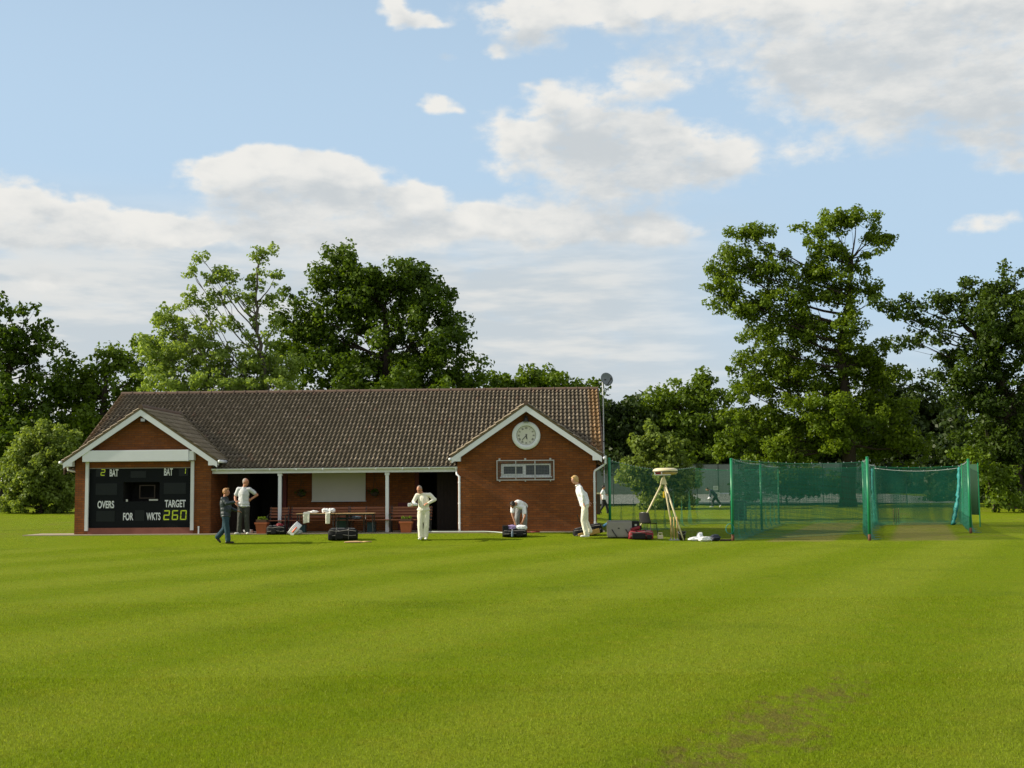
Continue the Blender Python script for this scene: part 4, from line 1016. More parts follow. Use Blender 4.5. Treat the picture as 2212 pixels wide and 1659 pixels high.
mb.tube([(0, 0, ztop), (.12, .05, ztop + .04)], .03, 6); mb.build('feed_arm', M['blackmetal'], sdh)

# ------------------------------------------------------------------ benches, tables and pots on the terrace
BG = 'slatted benches along the veranda'
def bench(x, wd, y, label, arms=True):
    t = local_thing('slatted_bench', x, y, ZB + .012, label, 'bench', BG)
    mb = MB()
    for k in range(5): mb.box(-wd / 2, wd / 2, -.20 + k * .085, -.13 + k * .085, .405, .43)
    mb.build('seat', M['benchwood'], t)
    mb = MB()
    for k in range(4): yy = .235 + k * .028; z = .50 + k * .095; mb.box(-wd / 2, wd / 2, yy, yy + .022, z, z + .066)
    mb.build('backrest', M['benchwood'], t)
    for s in (-1, 1):
        xx = s * (wd / 2 - .03); mb = MB()
        mb.tube([(xx, -.20, 0), (xx, -.17, .2), (xx, -.19, .40), (xx, -.2, .58)], [.024, .018, .02, .02], 6)
        mb.tube([(xx, -.21, .585), (xx, 0, .61), (xx, .20, .60)], .02, 6)
        mb.tube([(xx, .27, 0), (xx, .20, .22), (xx, .22, .42), (xx, .345, .88)], [.024, .018, .02, .018], 6)
        mb.tube([(xx, -.19, .39), (xx, .22, .39)], .02, 6); mb.build('end_frame', M['blackmetal'], t)
    return t
bench(6.93, .66, .02, 'short slatted bench with a white post rising behind it, right of the first planter')
bench(8.30, 2.0, .12, 'long slatted bench mostly hidden behind the table with the whites on it')
bench(9.62, .60, -.08, 'single seat slatted bench in the middle, behind the empty table end')
bench(10.05, 1.35, .25, 'slatted bench standing behind the second table, left of the veranda post')
bench(11.42, 1.38, .05, 'slatted bench under the dark red panel behind the player in cream')
TGp = 'folding tables in front of the benches'
for x, wd, lb in ((8.30, 1.28, 'trestle table with white clothes laid over its top'), (9.62, 1.28, 'bare trestle table beside the one with clothes')):
    t = local_thing('trestle_table', x, -.30, ZB + .012, lb, 'table', TGp)
    mb = MB(); mb.box(-wd / 2, wd / 2, -.25, .25, .635, .66); mb.build('tabletop', M['tablewood'], t, bevel=.004)
    mb = MB(); mb.box(-wd / 2 + .04, wd / 2 - .04, -.2, -.17, .595, .634); mb.box(-wd / 2 + .04, wd / 2 - .04, .17, .2, .595, .634); mb.build('rail', M['blackmetal'], t)
    for sx in (-1, 1):
        for sy in (-1, 1):
            mb = MB(); mb.tube([(sx * (wd / 2 - .05), sy * .2, .62), (sx * (wd / 2 - .02), sy * .22, .0)], .017, 6); mb.build('leg', M['blackmetal'], t)

def blob(name, label, cat, loc, sx, sy, sz, mat, seed=0, rough=.18, group=None, rot=0.0, flatbase=True, detail=3, stripes=None):
    """a crumpled soft thing: one displaced closed surface lying on the ground"""
    bm = bmesh.new(); bmesh.ops.create_icosphere(bm, subdivisions=4, radius=1.0)
    from mathutils import noise as mn
    for v in bm.verts:
        c = v.co.copy(); off = Vector((seed * 7.3, seed * 3.1, seed * 1.7))
        n1 = mn.fractal(c * 1.6 + off, .9, 2.1, detail); n2 = mn.noise(c * 5.5 + off)
        f = 1 + rough * n1 + rough * .35 * n2
        c = Vector((math.copysign(abs(c.x) ** .75, c.x), math.copysign(abs(c.y) ** .75, c.y), c.z)) * f
        z = c.z * sz / 2 + sz / 2
        v.co = Vector((c.x * sx / 2, c.y * sy / 2, max(0.0, z) if flatbase else z))
    me = bpy.data.meshes.new(name); bm.to_mesh(me); bm.free()
    o = link(name, me, mat, None, True, loc, (0, 0, rot))
    if label: tag(o, label, cat, group)
    return o
def BV(x, y, z): return tuple(B(x, y, z))
TT = ZB + .012 + .66
# whites on the table: draped cloths
def drape(name, label, x, y, wd, drop, mat, seed, lump=.05, top=.28):
    nu, nv = 22, 34; r_ = np.random.default_rng(seed); V = []
    ph = r_.uniform(0, 6, 4)
    for j in range(nv):
        s = j / (nv - 1) * (top + drop)
        for i in range(nu):
            u = (i / (nu - 1) - .5) * wd * (1 - .15 * s / (top + drop))
            if s < top: yy, zz = .25 + top - .5 - s, .012 + lump * (math.sin(u * 22 + ph[0]) * .3 + .5 + .4 * math.sin(s * 25 + ph[1])) * min(1, (top - s) / .05)
            else: yy, zz = -.262 - .02 * math.sin(u * 40 + ph[2]) * min(1, (s - top) / .1), .012 - (s - top)
            zz += -.02 * math.sin(u * 14 + ph[3]) * (s > top) * (s - top) / drop
            V.append((u, yy - (0 if s < top else .01), zz))
    idx = np.arange(nu * nv).reshape(nv, nu)
    Q = np.stack([idx[:-1, :-1], idx[:-1, 1:], idx[1:, 1:], idx[1:, :-1]], -1).reshape(-1, 4)
    me = np_mesh(name, V, Q, 4); o = link(name, me, mat, None, True, B(x, y, TT), (0, 0, -BT))
    so = o.modifiers.new('thick', 'SOLIDIFY'); so.thickness = .012; so.offset = 1
    return tag(o, label, 'clothing', 'clothes on the table')
drape('cricket_sweater', 'cream sweater hanging over the front edge of the trestle table', 8.02, -.30, .24, .33, M['creamcloth'], 3)
drape('cricket_trousers', 'cream trousers hanging down beside the white heap on the table', 8.73, -.30, .16, .34, M['creamcloth'], 5, lump=.08)
blob('cricket_shirt', 'crumpled white shirt on the table next to the hanging sweater', 'clothing', BV(8.24, -.32, TT), .26, .3, .09, M['whitecloth'], 2, .3, 'clothes on the table')
blob('cricket_shirt', 'larger white heap of shirts on the table at the first table end', 'clothing', BV(8.62, -.30, TT), .24, .32, .16, M['whitecloth'], 4, .3, 'clothes on the table')
blob('cricket_shirt', 'white cap shaped bundle at the right of the heap on the table', 'clothing', BV(8.82, -.30, TT), .24, .28, .17, M['whitecloth'], 6, .25, 'clothes on the table')
blob('plastic_bag', 'grey blue plastic bag on the seat of the middle bench', 'bag', BV(9.55, .16, ZB + .45), .42, .25, .11, M['blueplastic'], 8, .25)
def crate(name, x, y, w_, d_, h_, mat, label):
    t = local_thing(name, x, y, ZB + .012, label, 'box'); mb = MB()
    for a in ((-w_ / 2, w_ / 2, -d_ / 2, -d_ / 2 + .02), (-w_ / 2, w_ / 2, d_ / 2 - .02, d_ / 2), (-w_ / 2, -w_ / 2 + .02, -d_ / 2 + .02, d_ / 2 - .02), (w_ / 2 - .02, w_ / 2, -d_ / 2 + .02, d_ / 2 - .02)): mb.box(*a, 0, h_)
    mb.box(-w_ / 2 + .02, w_ / 2 - .02, -d_ / 2 + .02, d_ / 2 - .02, .004, .02); mb.build('box', mat, t)
    mb = MB(); mb.box(-w_ / 2 - .012, w_ / 2 + .012, -d_ / 2 - .012, d_ / 2 + .012, h_ + .001, h_ + .03); mb.build('lid', mat, t, bevel=.006)
crate('storage_box', 9.03, .55, .34, .3, .50, M['darkgreenbox'], 'tall dark green box standing behind the tables')
crate('storage_box', 10.02, .62, .28, .26, .30, M['tealbox'], 'small blue green box under the bench near the second post')
crate('storage_box', 7.62, .30, .42, .25, .24, M['tealbox'], 'low blue green box under the long bench behind the pads')
def planter(x, y, label, wd, trough):
    t = local_thing('terracotta_planter', x, y, ZB + .012, label, 'planter', 'terracotta planters by the benches'); h = .37
    mb = MB(); s = wd / 2
    def sq(a, z): return [(-a, -a, z), (a, -a, z), (a, a, z), (-a, a, z)]
    rings = [sq(s * .74, 0), sq(s * .93, h - .06), sq(s * 1.06, h - .06), sq(s * 1.06, h), sq(s * .95, h), sq(s * .90, h - .05)]
    vs = [p for r_ in rings for p in r_]
    mb.add(vs, [(4 * i + k, 4 * i + (k + 1) % 4, 4 * i + 4 + (k + 1) % 4, 4 * i + 4 + k) for i in range(5) for k in range(4)] + [(3, 2, 1, 0), (20, 21, 22, 23)])
    mb.build('pot', M['terracotta'], t)
    mb = MB(); mb.box(-s * .88, s * .88, -s * .8, s * .8, h - .045, h + trough); mb.build('soil_trough', M['soilbox'], t)
    leaf_cloud('plant', [(np.array([nr.uniform(-s, s) * .8, nr.uniform(-s, s) * .6, h + trough + nr.uniform(.0, .07)]), .05, nr.uniform(.3, .9)) for _ in range(16)], 26, .045, M['leaf_pot'], t)
planter(6.46, -.22, 'terracotta planter with a leafy plant beside the dark kit bag', .40, .09)
planter(11.30, -.20, 'terracotta planter with green plants next to the player in cream', .42, .08)

# ------------------------------------------------------------------ kit on the grass
def spot(px_, Yd, lift=0.0):
    p = pix(px_, 1150, Yd); return (p[0], p[1], gzf(p[0], p[1]) + lift)
def kit_bag(name, label, loc, L, W_, H_, mat, rot=0.0, tilt=0.0, pocket=None, pipe=None, group='kit bags on the grass'):
    """a soft holdall: body with rounded section, end pocket, straps, zip"""
    t = empty(name, loc, rot, label, 'bag', group); t.rotation_euler = (0, tilt, rot)
    prof = [(-.5, .55), (-.49, .8), (-.44, .96), (-.3, 1.0), (-.1, .97), (.1, 1.0), (.3, .97), (.44, .95), (.49, .78), (.5, .5)]
    seg = 20; vs = []
    for i, (u, sc) in enumerate(prof):
        for k in range(seg):
            a = 2 * math.pi * k / seg; c, s = math.cos(a), math.sin(a)
            yy = math.copysign(abs(c) ** .6, c) * W_ / 2 * sc; zz = (math.copysign(abs(s) ** .65, s) * .5 + .5) * H_ * (sc if s > 0 else 1.0)
            vs.append((u * L + .01 * math.sin(k * 2.1 + i), yy + .012 * math.sin(i * 3.1 + k), max(0.0, zz + .012 * math.sin(i * 2.3 + k * 1.7) * (s > 0))))
    mb = MB(); mb.add(vs, [(i * seg + k, i * seg + (k + 1) % seg, (i + 1) * seg + (k + 1) % seg, (i + 1) * seg + k) for i in range(len(prof) - 1) for k in range(seg)] + [tuple(range(seg - 1, -1, -1)), tuple((len(prof) - 1) * seg + k for k in range(seg))])
    mb.build('body', mat, t, smooth=True)
    mb = MB()
    for u in (-.22, .2):
        mb.tube([(u * L, -W_ * .51, H_ * .12), (u * L, -W_ * .52, H_ * .5), (u * L * .9, -W_ * .34, H_ * .97), (u * L * .5, -W_ * .3, H_ * 1.12), (0, -W_ * .3, H_ * 1.14)] if False else [(u * L, -W_ * .5, H_ * .06), (u * L, -W_ * .515, H_ * .55), (u * L, -W_ * .40, H_ * .93), (u * L, 0, H_ * 1.02), (u * L, W_ * .45, H_ * .8)], .018, 5, flat=.35)
    mb.tube([(-.22 * L, -W_ * .42, H_ * .9), (-.08 * L, -W_ * .4, H_ * .72), (.08 * L, -W_ * .42, H_ * .70), (.2 * L, -W_ * .42, H_ * .9)], .014, 5)
    mb.build('strap', M['blackmetal'] if pipe is None else pipe, t)
    mb = MB()
    for zz, ph in ((.80, 0.0), (.42, 2.0)):
        mb.tube([(u * L, -W_ * (.47 if zz > .6 else .505), H_ * (zz + .05 * math.sin(u * 9 + ph))) for u in (-.45, -.3, -.15, 0, .15, .3, .45)], .009, 5)
    mb.build('piping', M['greycloth'], t)
    mb = MB(); mb.tube([(-.40 * L, 0, H_ * .985), (-.1 * L, .0, H_ * 1.0), (.40 * L, 0, H_ * .975)], .008, 4); mb.build('zip', M['steel'], t)
    if pocket is not None:
        for (u, w2, z0, z1) in pocket[1]:
            mb = MB(); mb.box((u - w2) * L, (u + w2) * L, -W_ * .56, -W_ * .38, H_ * z0, H_ * z1); mb.build('pocket', pocket[0], t, bevel=.02)
    return t
kit_bag('kit_bag', 'black kit bag with grey piping on the grass in front of the tables', spot(741, 40.9), .93, .36, .37, M['darkcloth'], .05, pocket=(M['darkcloth'], [(-.12, .13, .1, .62), (-.42, .06, .05, .5)]), pipe=M['greycloth'])
kit_bag('kit_bag', 'dark grey kit bag lying between the planter and the white pads', BV(7.06, -.72, gzf(*B(7.06, -.72, 0)[:2])), .62, .3, .30, M['darkcloth'], -BT, pocket=(M['darkcloth'], [(-.1, .14, .1, .6)]))
blob('red_shirt', 'red bundle lying on top of the dark grey kit bag', 'clothing', BV(7.16, -.70, ZB + .22), .22, .2, .14, M['redcloth'], 9, .25)
kit_bag('kit_bag', 'long black bag with tan pockets hanging behind the fair haired player', tuple(pix(1272, 1158, 41.4)), .95, .32, .34, M['darkcloth'], 0.04, -.24, pocket=(M['tan'], [(.22, .17, .06, .52), (-.26, .10, .06, .5)]), group='kit bags on the grass')
p_ = pix(1272, 1158, 41.4)
mb = MB(); mb.tube([p_ + np.array([-.16, -.06, .36]), pix(1252, 1128, 41.3), pix(1247, 1112, 41.15)], .014, 5)
kb = [o for o in bpy.data.objects if o.name.startswith('kit_bag')][-1]
so_ = mb.build('shoulder_strap', M['blackmetal']); so_.parent = kb; so_.matrix_parent_inverse = (Matrix.Translation(kb.location) @ kb.rotation_euler.to_matrix().to_4x4()).inverted()
mb = MB(); mb.tube([p_ + np.array([.46, .0, .30]), p_ + np.array([.72, .0, .47])], .045, 8)
so_ = mb.build('bat_handle', simple('blue_grip', (.05, .16, .28), .5)); so_.parent = kb; so_.matrix_parent_inverse = (Matrix.Translation(kb.location) @ kb.rotation_euler.to_matrix().to_4x4()).inverted()
kit_bag('kit_bag', 'red and black holdall open under the machine tripod', spot(1384, 40.75), .78, .36, .28, M['redcloth'], .0, pocket=(M['darkcloth'], [(-.10, .27, .05, .70), (.33, .10, .05, .5)]), pipe=M['darkcloth'])
rl = empty('rolled_towel', tuple(np.array(spot(1378, 40.72)) + np.array([-.05, 0, .31])), 0, 'red rolled towel lying across the top of the red holdall', 'towel')
mb = MB(); mb.tube([(-.17, 0, -.02), (.12, 0, .06)], .055, 12); mb.build('roll', M['redcloth'], rl, smooth=True)
mb = MB(); mb.tube([(.12, 0, .06), (.17, 0, .075)], .058, 12); mb.build('band', M['darkcloth'], rl, smooth=True)
# open bag of the bending player
ob = kit_bag('kit_bag', 'open black bag full of clothes at the feet of the bending player', spot(1112, 41.25), .78, .40, .24, M['darkcloth'], 0.0, pocket=(M['darkcloth'], [(.2, .14, .1, .7)]), pipe=M['darkcloth'])
mb = MB(); mb.box(-.40, -.20, -.16, .16, .02, .36); mb.build('lid_flap', M['darkcloth'], ob, bevel=.03)
L0 = np.array(spot(1112, 41.25))
blob('lilac_top', 'lilac top crumpled on the open black bag', 'clothing', tuple(L0 + [-.10, 0, .22]), .36, .3, .15, M['purple'], 12, .3)
blob('cricket_pad', 'white pad slanting out of the open black bag', 'pad', tuple(L0 + [.20, -.02, .20]), .42, .24, .17, M['whitecloth'], 13, .22)
bt = empty('water_bottle', tuple(L0 + [-.08, -.22, 0]), 0, 'pale plastic bottle leaning on the open black bag', 'bottle')
mb = MB(); mb.lathe([(.03, .0), (.035, .02), (.035, .15), (.015, .19), (.015, .21)], 12); mb.build('body', M['blueplastic'], bt, smooth=True)
mb = MB(); mb.lathe([(.018, .211), (.018, .235)], 10); mb.build('cap', M['white'], bt)
def bat(label, loc, rot, blade_m, hm, zrot=0.0):
    t = empty('cricket_bat', loc, rot, label, 'bat', 'cricket bats on the grass')
    n = 9; vs = []
    prof = [(-.28, .04, .02), (-.26, .052, .03), (-.1, .054, .045), (.1, .054, .05), (.22, .05, .04), (.27, .03, .034), (.30, .017, .03)]
    for (x, hw, th) in prof:
        vs += [(x, -hw, .004), (x, hw, .004), (x, hw, th * .5), (x, 0, th), (x, -hw, th * .5)]
    mb = MB(); mb.add(vs, [(i * 5 + k, i * 5 + (k + 1) % 5, (i + 1) * 5 + (k + 1) % 5, (i + 1) * 5 + k) for i in range(6) for k in range(5)] + [(4, 3, 2, 1, 0), tuple(30 + k for k in range(5))]); mb.build('blade', blade_m, t)
    mb = MB(); mb.tube([(.29, 0, .02), (.58, 0, .024)], .018, 8); mb.build('handle', hm, t, smooth=True)
bat('pale cricket bat lying beside the black kit bag near the tables', spot(763, 40.35, .01), 0.03, M['willow'], M['tablewood'])
bat('red handled bat lying on the grass behind the bending player', spot(1128, 42.1, .01), .02, M['benchwood'], M['redcloth'])
# pads, gloves and shoes by the planter
pd = empty('batting_pad', BV(7.55, -1.0, gzf(*B(7.55, -1.0, 0)[:2])), -BT - .1, 'white batting pad with an orange panel leaning on the dark bag', 'pad')
Mp = Matrix.Rotation(RAD(38), 4, 'Y') @ Matrix.Rotation(RAD(-18), 4, 'X')
mb = MB()
for k in range(5): mb.tube([Mp @ Vector((-.085 + k * .0425, 0, .03)), Mp @ Vector((-.095 + k * .047, -.02, .25)), Mp @ Vector((-.085 + k * .0425, 0, .5))], [.024, .03, .026], 8)
mb.build('cane_ribs', M['whitecloth'], pd, smooth=True)
mb = MB(); mb.tube([Mp @ Vector((.02, -.035, .12)), Mp @ Vector((.02, -.045, .34))], [.05, .045], 8, flat=.5); mb.build('panel', M['orange'], pd, smooth=True)
blob('batting_gloves', 'pair of grey and white gloves lying right of the orange pad', 'gloves', BV(7.72, -.66, gzf(*B(7.72, -.66, 0)[:2])), .36, .26, .16, M['greyshirt'], 15, .3)
blob('crumpled_shirt', 'pale grey shirt dropped on the paving left of the planter', 'clothing', BV(5.95, .0, ZB + .012), .30, .22, .13, M['greyshirt'], 16, .35)
blob('crumpled_shirt', 'thin grey cloth lying flat against the terracotta planter', 'clothing', BV(6.20, .12, ZB + .012), .22, .2, .07, M['greyshirt'], 17, .35)
# the long white hose on the paving
hp = [BV(11.9, -.30, ZB + .035), BV(12.4, -.34, ZB + .035), BV(13.2, -.38, ZB + .035), BV(13.9, -.40, ZB + .035), BV(14.3, -.55, ZB + .02), BV(14.7, -.9, gzf(*B(14.7, -.9, 0)[:2]) + .02), BV(15.05, -1.1, gzf(*B(15.05, -1.1, 0)[:2]) + .02)]
mb = MB(); mb.tube(hp, .018, 6); tag(mb.build('garden_hose', M['rope'], smooth=True), 'pale hose running along the paving to the bending player', 'hose')

# big grey case
gc = empty('kit_case', spot(1340, 41.0), -.03, 'big grey zipped kit case with a black end standing on the grass', 'case')
mb = MB(); mb.box(-.42, .37, -.22, .22, 0, .53); mb.build('body', M['greycloth'], gc, bevel=.06)
mb = MB(); mb.box(.375, .60, -.19, .20, .02, .51); mb.build('end_pocket', M['darkcloth'], gc, bevel=.03)
mb = MB()
for k in range(22): mb.box(-.37 + k * .033, -.358 + k * .033, -.218, -.17, .512, .533)
mb.build('zip', M['blackmetal'], gc)
mb = MB()
for x in (-.28, .16): mb = MB(); mb.tube([(x, -.232, .26), (x + .06, -.245, .16), (x + .16, -.24, .02)], .016, 5); mb.build('strap', M['blackmetal'], gc)
mb = MB(); mb.box(-.09, -.03, -.224, -.219, .27, .31); mb.build('badge', M['blackmetal'], gc)
mb = MB(); mb.box(.45, .52, -.196, -.188, .36, .42); mb.build('end_badge', M['steel'], gc)
# plastic chair
cxp = np.array(spot(1401, 41.5))
pc = empty('plastic_chair', cxp, RAD(52), 'black plastic stacking chair with its back to the grey case', 'chair')
nu, nv = 9, 11
def shell(fn, name):
    V = [fn(i / (nu - 1), j / (nv - 1)) for j in range(nv) for i in range(nu)]; idx = np.arange(nu * nv).reshape(nv, nu)
    Q = np.stack([idx[:-1, :-1], idx[:-1, 1:], idx[1:, 1:], idx[1:, :-1]], -1).reshape(-1, 4)
    o = link(name, np_mesh(name, V, Q, 4), M['chairplastic'], pc, True); s_ = o.modifiers.new('thick', 'SOLIDIFY'); s_.thickness = .014
M['chairplastic'] = simple('charcoal_plastic', (.035, .036, .037), .38, .1, 9)
shell(lambda u, v: (-.17 - .09 * v - .05 * (1 - (2 * u - 1) ** 2), (u - .5) * (.43 - .07 * v), .44 + .36 * v - .03 * v * v * (2 * u - 1) ** 2), 'backrest')
shell(lambda u, v: (-.20 + .42 * v, (u - .5) * (.42 - .03 * v), .435 - .02 * math.sin(math.pi * v) * (1 - (2 * u - 1) ** 2) - .03 * max(0, v - .85) / .15), 'seat')
for sy in (-1, 1):
    for xa, xb in ((-.15, -.22), (.19, .25)):
        mb = MB(); mb.tube([(xa, sy * .17, .42), (xb, sy * .21, 0)], .012, 6); mb.build('leg', M['blackmetal'], pc)
# bowling machine on its tripod
tp_ = np.array(spot(1434, 41.1))
bm_ = empty('bowling_machine', tp_, 0, 'cream round bowling machine head on a tall cream tripod', 'machine')
hz = 2.12
for fx, fy in ((-.86, .42), (.60, -.20), (.40, .62)):
    mb = MB(); fzz = gzf(tp_[0] + fx, tp_[1] + fy) - tp_[2]
    mb.tube([(.02 + fx * .04, fy * .04, hz - .30), (fx, fy, fzz)], [.030, .027], 8); mb.build('leg', M['creampole'], bm_, smooth=True)
mb = MB(); mb.prism([(-.09, hz - .37), (.13, hz - .37), (.09, hz - .24), (.05, hz - .13), (-.01, hz - .13), (-.06, hz - .24)], -.06, .06); mb.tube([(.03, 0, hz - .15), (.05, 0, hz - .02)], .03, 8); mb.build('tripod_head', M['creampole'], bm_)
mb = MB(); mb.lathe([(.02, .16), (.26, .155), (.36, .13), (.40, .09), (.405, .045)], 32, (.08, 0, hz), sy=.8); mb.build('cover', M['cream_plastic'], bm_, smooth=True)
mb = MB(); mb.lathe([(.40, .044), (.408, .04), (.408, .028), (.39, .024)], 32, (.08, 0, hz), sy=.8); mb.build('seam', M['blackmetal'], bm_)
mb = MB(); mb.lathe([(.395, .023), (.36, -.03), (.27, -.065), (.10, -.08)], 32, (.10, 0.02, hz), sy=.78, sx=.98); mb.build('underside', M['ochre_plastic'], bm_, smooth=True)
mb = MB(); mb.box(-.30, -.285, -.34, -.30, -.07 + hz, .025 + hz); mb.box(-.08, -.065, -.34, -.30, -.05 + hz, .025 + hz); mb.box(-.30, .22, -.345, -.30, -.075 + hz, -.055 + hz); mb.build('guard_frame', M['white'], bm_)
mb = MB(); mb.box(-.27, -.11, -.335, -.31, -.045 + hz, .01 + hz); mb.build('control_panel', M['redcloth'], bm_)
mb = MB(); mb.tube([(.06, -.03, hz - .3), (.03, -.06, hz - .58)], .003, 4); mb.build('cord', M['blackmetal'], bm_)
mb = MB(); mb.box(-.012, .048, -.09, -.04, hz - .80, hz - .60); mb.build('remote', M['yellow_plastic'], bm_, bevel=.012)
# battery, bucket, stumps
by_ = empty('battery_case', spot(1426, 41.1), 0, 'small cream battery case with a carrying handle between chair and stumps', 'battery')
mb = MB(); mb.box(-.09, .09, -.07, .07, 0, .12); mb.build('case', M['cream_plastic'], by_, bevel=.015)
mb = MB(); mb.tube([(-.06, 0, .115), (-.06, 0, .19), (.06, 0, .19), (.06, 0, .115)], .016, 8); mb.build('handle', M['cream_plastic'], by_)
bk = empty('bucket', spot(1473, 41.15), 0, 'black plastic bucket behind the stumps', 'bucket')
mb = MB(); mb.lathe([(.10, 0), (.135, .27), (.145, .275), (.145, .285), (.125, .285), (.095, .02)], 20); mb.build('pail', M['chairplastic'], bk, smooth=True)
mb = MB(); mb.tube([(-.14, 0, .27), (-.10, -.11, .21), (0, -.145, .18), (.10, -.11, .21), (.14, 0, .27)], .004, 4); mb.build('handle', M['steel'], bk)
def stumps(label, loc, plate, h=.74):
    t = empty('cricket_stumps', loc, 0, label, 'stumps', 'sets of cricket stumps')
    for k in (-1, 0, 1):
        mb = MB(); mb.lathe([(.019, .02 if plate else -.02), (.019, h - .03), (.013, h)], 10, (k * .105, .0 if not plate else .05 * k, 0)); mb.build('stump', M['stumpwood'], t, smooth=True)
    if plate:
        mb = MB(); mb.box(-.17, .17, -.10, .10, .0, .016)
        for k in (-1, 0, 1): mb.lathe([(.026, .016), (.026, .07)], 10, (k * .105, .05 * k, 0))
        mb.build('base_plate', M['steel'], t)
stumps('three spring back stumps on a steel plate under the tripod', spot(1456, 40.9), True)
for (px_, Yd, s3, m_, lb, cat, sd_) in ((1502, 40.7, (.40, .25, .13), 'whitecloth', 'white shirt spread on the grass right of the bucket', 'clothing', 21), (1522, 40.4, (.42, .26, .16), 'whitecloth', 'crumpled white sweater at the front of the clothes heap', 'clothing', 22), (1512, 40.9, (.20, .2, .26), 'whitecloth', 'white peaked cloth on top of the clothes heap', 'clothing', 23), (1545, 40.7, (.34, .3, .20), 'navycloth', 'dark navy bag beside the white clothes heap', 'bag', 24)):
    blob('clothes_heap' if cat == 'clothing' else 'small_bag', lb, cat, spot(px_, Yd), *s3, M[m_], sd_, .28)
ds = empty('bat_case', spot(1567, 40.6), -.02, 'flat dark case lying between the navy bag and the net post', 'case')
mb = MB(); mb.box(-.18, .18, -.07, .07, 0, .06); mb.build('case', M['darkbrown'], ds, bevel=.012)
mb = MB(); mb.box(.14, .182, -.04, .04, .062, .068); mb.build('label_patch', M['redcloth'], ds)

# ------------------------------------------------------------------ practice nets
PG = 'green steel posts of the practice nets'
def npost(px_, Yd, ztop, label, r_=.047, rust=True):
    p = pix(px_, 1150, Yd); z0 = gzf(p[0], p[1])
    t = empty('net_post', (p[0], p[1], z0), 0, label, 'post', PG)
    mb = MB(); mb.tube([(0, 0, .20 if rust else -.05), (0, 0, ztop - z0)], r_, 10); mb.build('tube', M['netgreen'], t, smooth=True)
    if rust: mb = MB(); mb.tube([(0, 0, -.05), (0, 0, .20)], r_ * 1.02, 10); mb.build('foot', M['rust'], t, smooth=True)
    mb = MB(); mb.lathe([(r_ * 1.1, 0), (r_ * 1.1, .03), (r_ * .5, .045)], 10, (0, 0, ztop - z0)); mb.build('cap', M['netgreen'], t)
    mb = MB(); mb.tube([(r_, 0, ztop - z0 - .08), (r_ + .05, 0, ztop - z0 - .05), (r_ + .05, 0, ztop - z0 - .12)], .008, 5); mb.build('hook', M['steel'], t)
    return np.array([p[0], p[1], z0])
NZ = 2.58
pA = npost(1318, 43.2, NZ + .10, 'green net post just right of the pavilion, rising behind the grey case', rust=False)
pB = npost(1583, 40.8, NZ, 'green net post with a rusty foot beside the clothes heap')
pC = npost(1878, 40.1, NZ, 'tall front green post in the middle of the nets, standing on the tan strip')
pD = npost(2097, 45.5, NZ + .02, 'rightmost green net post in front of the dark canvas')
pE = npost(1646, 50.4, NZ, 'thin green post showing through the net behind the first bay', rust=False)
pF = npost(1868.5, 46.3, NZ - .02, 'green post right behind the tall middle post')
pG = npost(1893, 55.5, NZ - .1, 'slender green post at the back of the middle bay', .03, False)
pH = npost(2082, 55.5, NZ - .1, 'back green post beside the teal strip', .03, False)
pI = npost(1684, 58.5, NZ - .1, 'farthest green post at the back of the first bay', .03, False)
NG = 'green nets hung between the posts'
def net(name, label, pts, ztop=NZ, sag=.12, bot=.02, folds=.12, seed=0, skirt=.3, group=NG, mat='net'):
    """a hanging net along a polyline of ground points"""
    r_ = np.random.default_rng(seed); P_ = [np.array(p[:2]) for p in pts]; cols = []; dist = 0
    for a, b in zip(P_[:-1], P_[1:]):
        L = np.linalg.norm(b - a); n = max(4, int(L / .25)); d = (b - a) / L; q = np.array([-d[1], d[0]])
        for k in range(n + 1):
            t_ = k / n; cols.append((a + d * L * t_, q, dist + L * t_, 4 * t_ * (1 - t_) * sag))
        dist += L
    nv = 15; V = []; UVs = []
    for (c, q, s, sg) in cols:
        g0 = gzf(c[0], c[1])
        for j in range(nv):
            t_ = j / (nv - 1); zt = ztop - sg; fo = folds * math.sin(s * 3.1 + seed) * t_ + .5 * folds * math.sin(s * 7.7 + 1.3 * seed) * t_ ** 2
            z = zt + (g0 + bot - zt) * min(1.0, t_ * (1 + skirt / 3)); ex = max(0, t_ * (1 + skirt / 3) - 1) * 3
            V.append((c[0] + q[0] * (fo - ex), c[1] + q[1] * (fo - ex), max(z, g0 + .012 + .01 * (j % 2)))); UVs.append((s * 1.06, t_ * 2.75))
    nc = len(cols); idx = np.arange(nc * nv).reshape(nc, nv)
    Q = np.stack([idx[:-1, :-1], idx[1:, :-1], idx[1:, 1:], idx[:-1, 1:]], -1).reshape(-1, 4)
    me = np_mesh(name, V, Q, 4); me.uv_layers.new(name='UVMap').data.foreach_set('uv', np.array(UVs, np.float32)[Q.ravel()].ravel())
    rt = empty(name, (0, 0, 0), 0, label, 'net', group)
    link('netting', me, M[mat], rt, True)
    mb = MB(); mb.tube([(c[0], c[1], ztop - sg) for (c, q, s, sg) in cols], .012, 5); mb.build('head_rope', M['netgreen'], rt)
    mb = MB()
    for i, (c, q, s, sg) in enumerate(cols):
        if i % 2 == 0: mb.box(c[0] - .012, c[0] + .012, c[1] - .012, c[1] + .012, ztop - sg + .005, ztop - sg + .05)
    mb.build('clip', M['steel'], rt)
    return rt
dl = np.array([.30, .954])
def along(p, d): return np.array([p[0] + dl[0] * d, p[1] + dl[1] * d])
backB = pI[:2]; backC = np.array([pG[0] + .9, pG[1] + 3.0]); backD = np.array([pH[0] + .9, pH[1] + 3.0]); backA = along(pA, 19.0)
net('practice_net', 'net side wall running back from the post beside the clothes heap', [pB, pE, backB], seed=1, sag=.05, bot=.03, folds=.07)
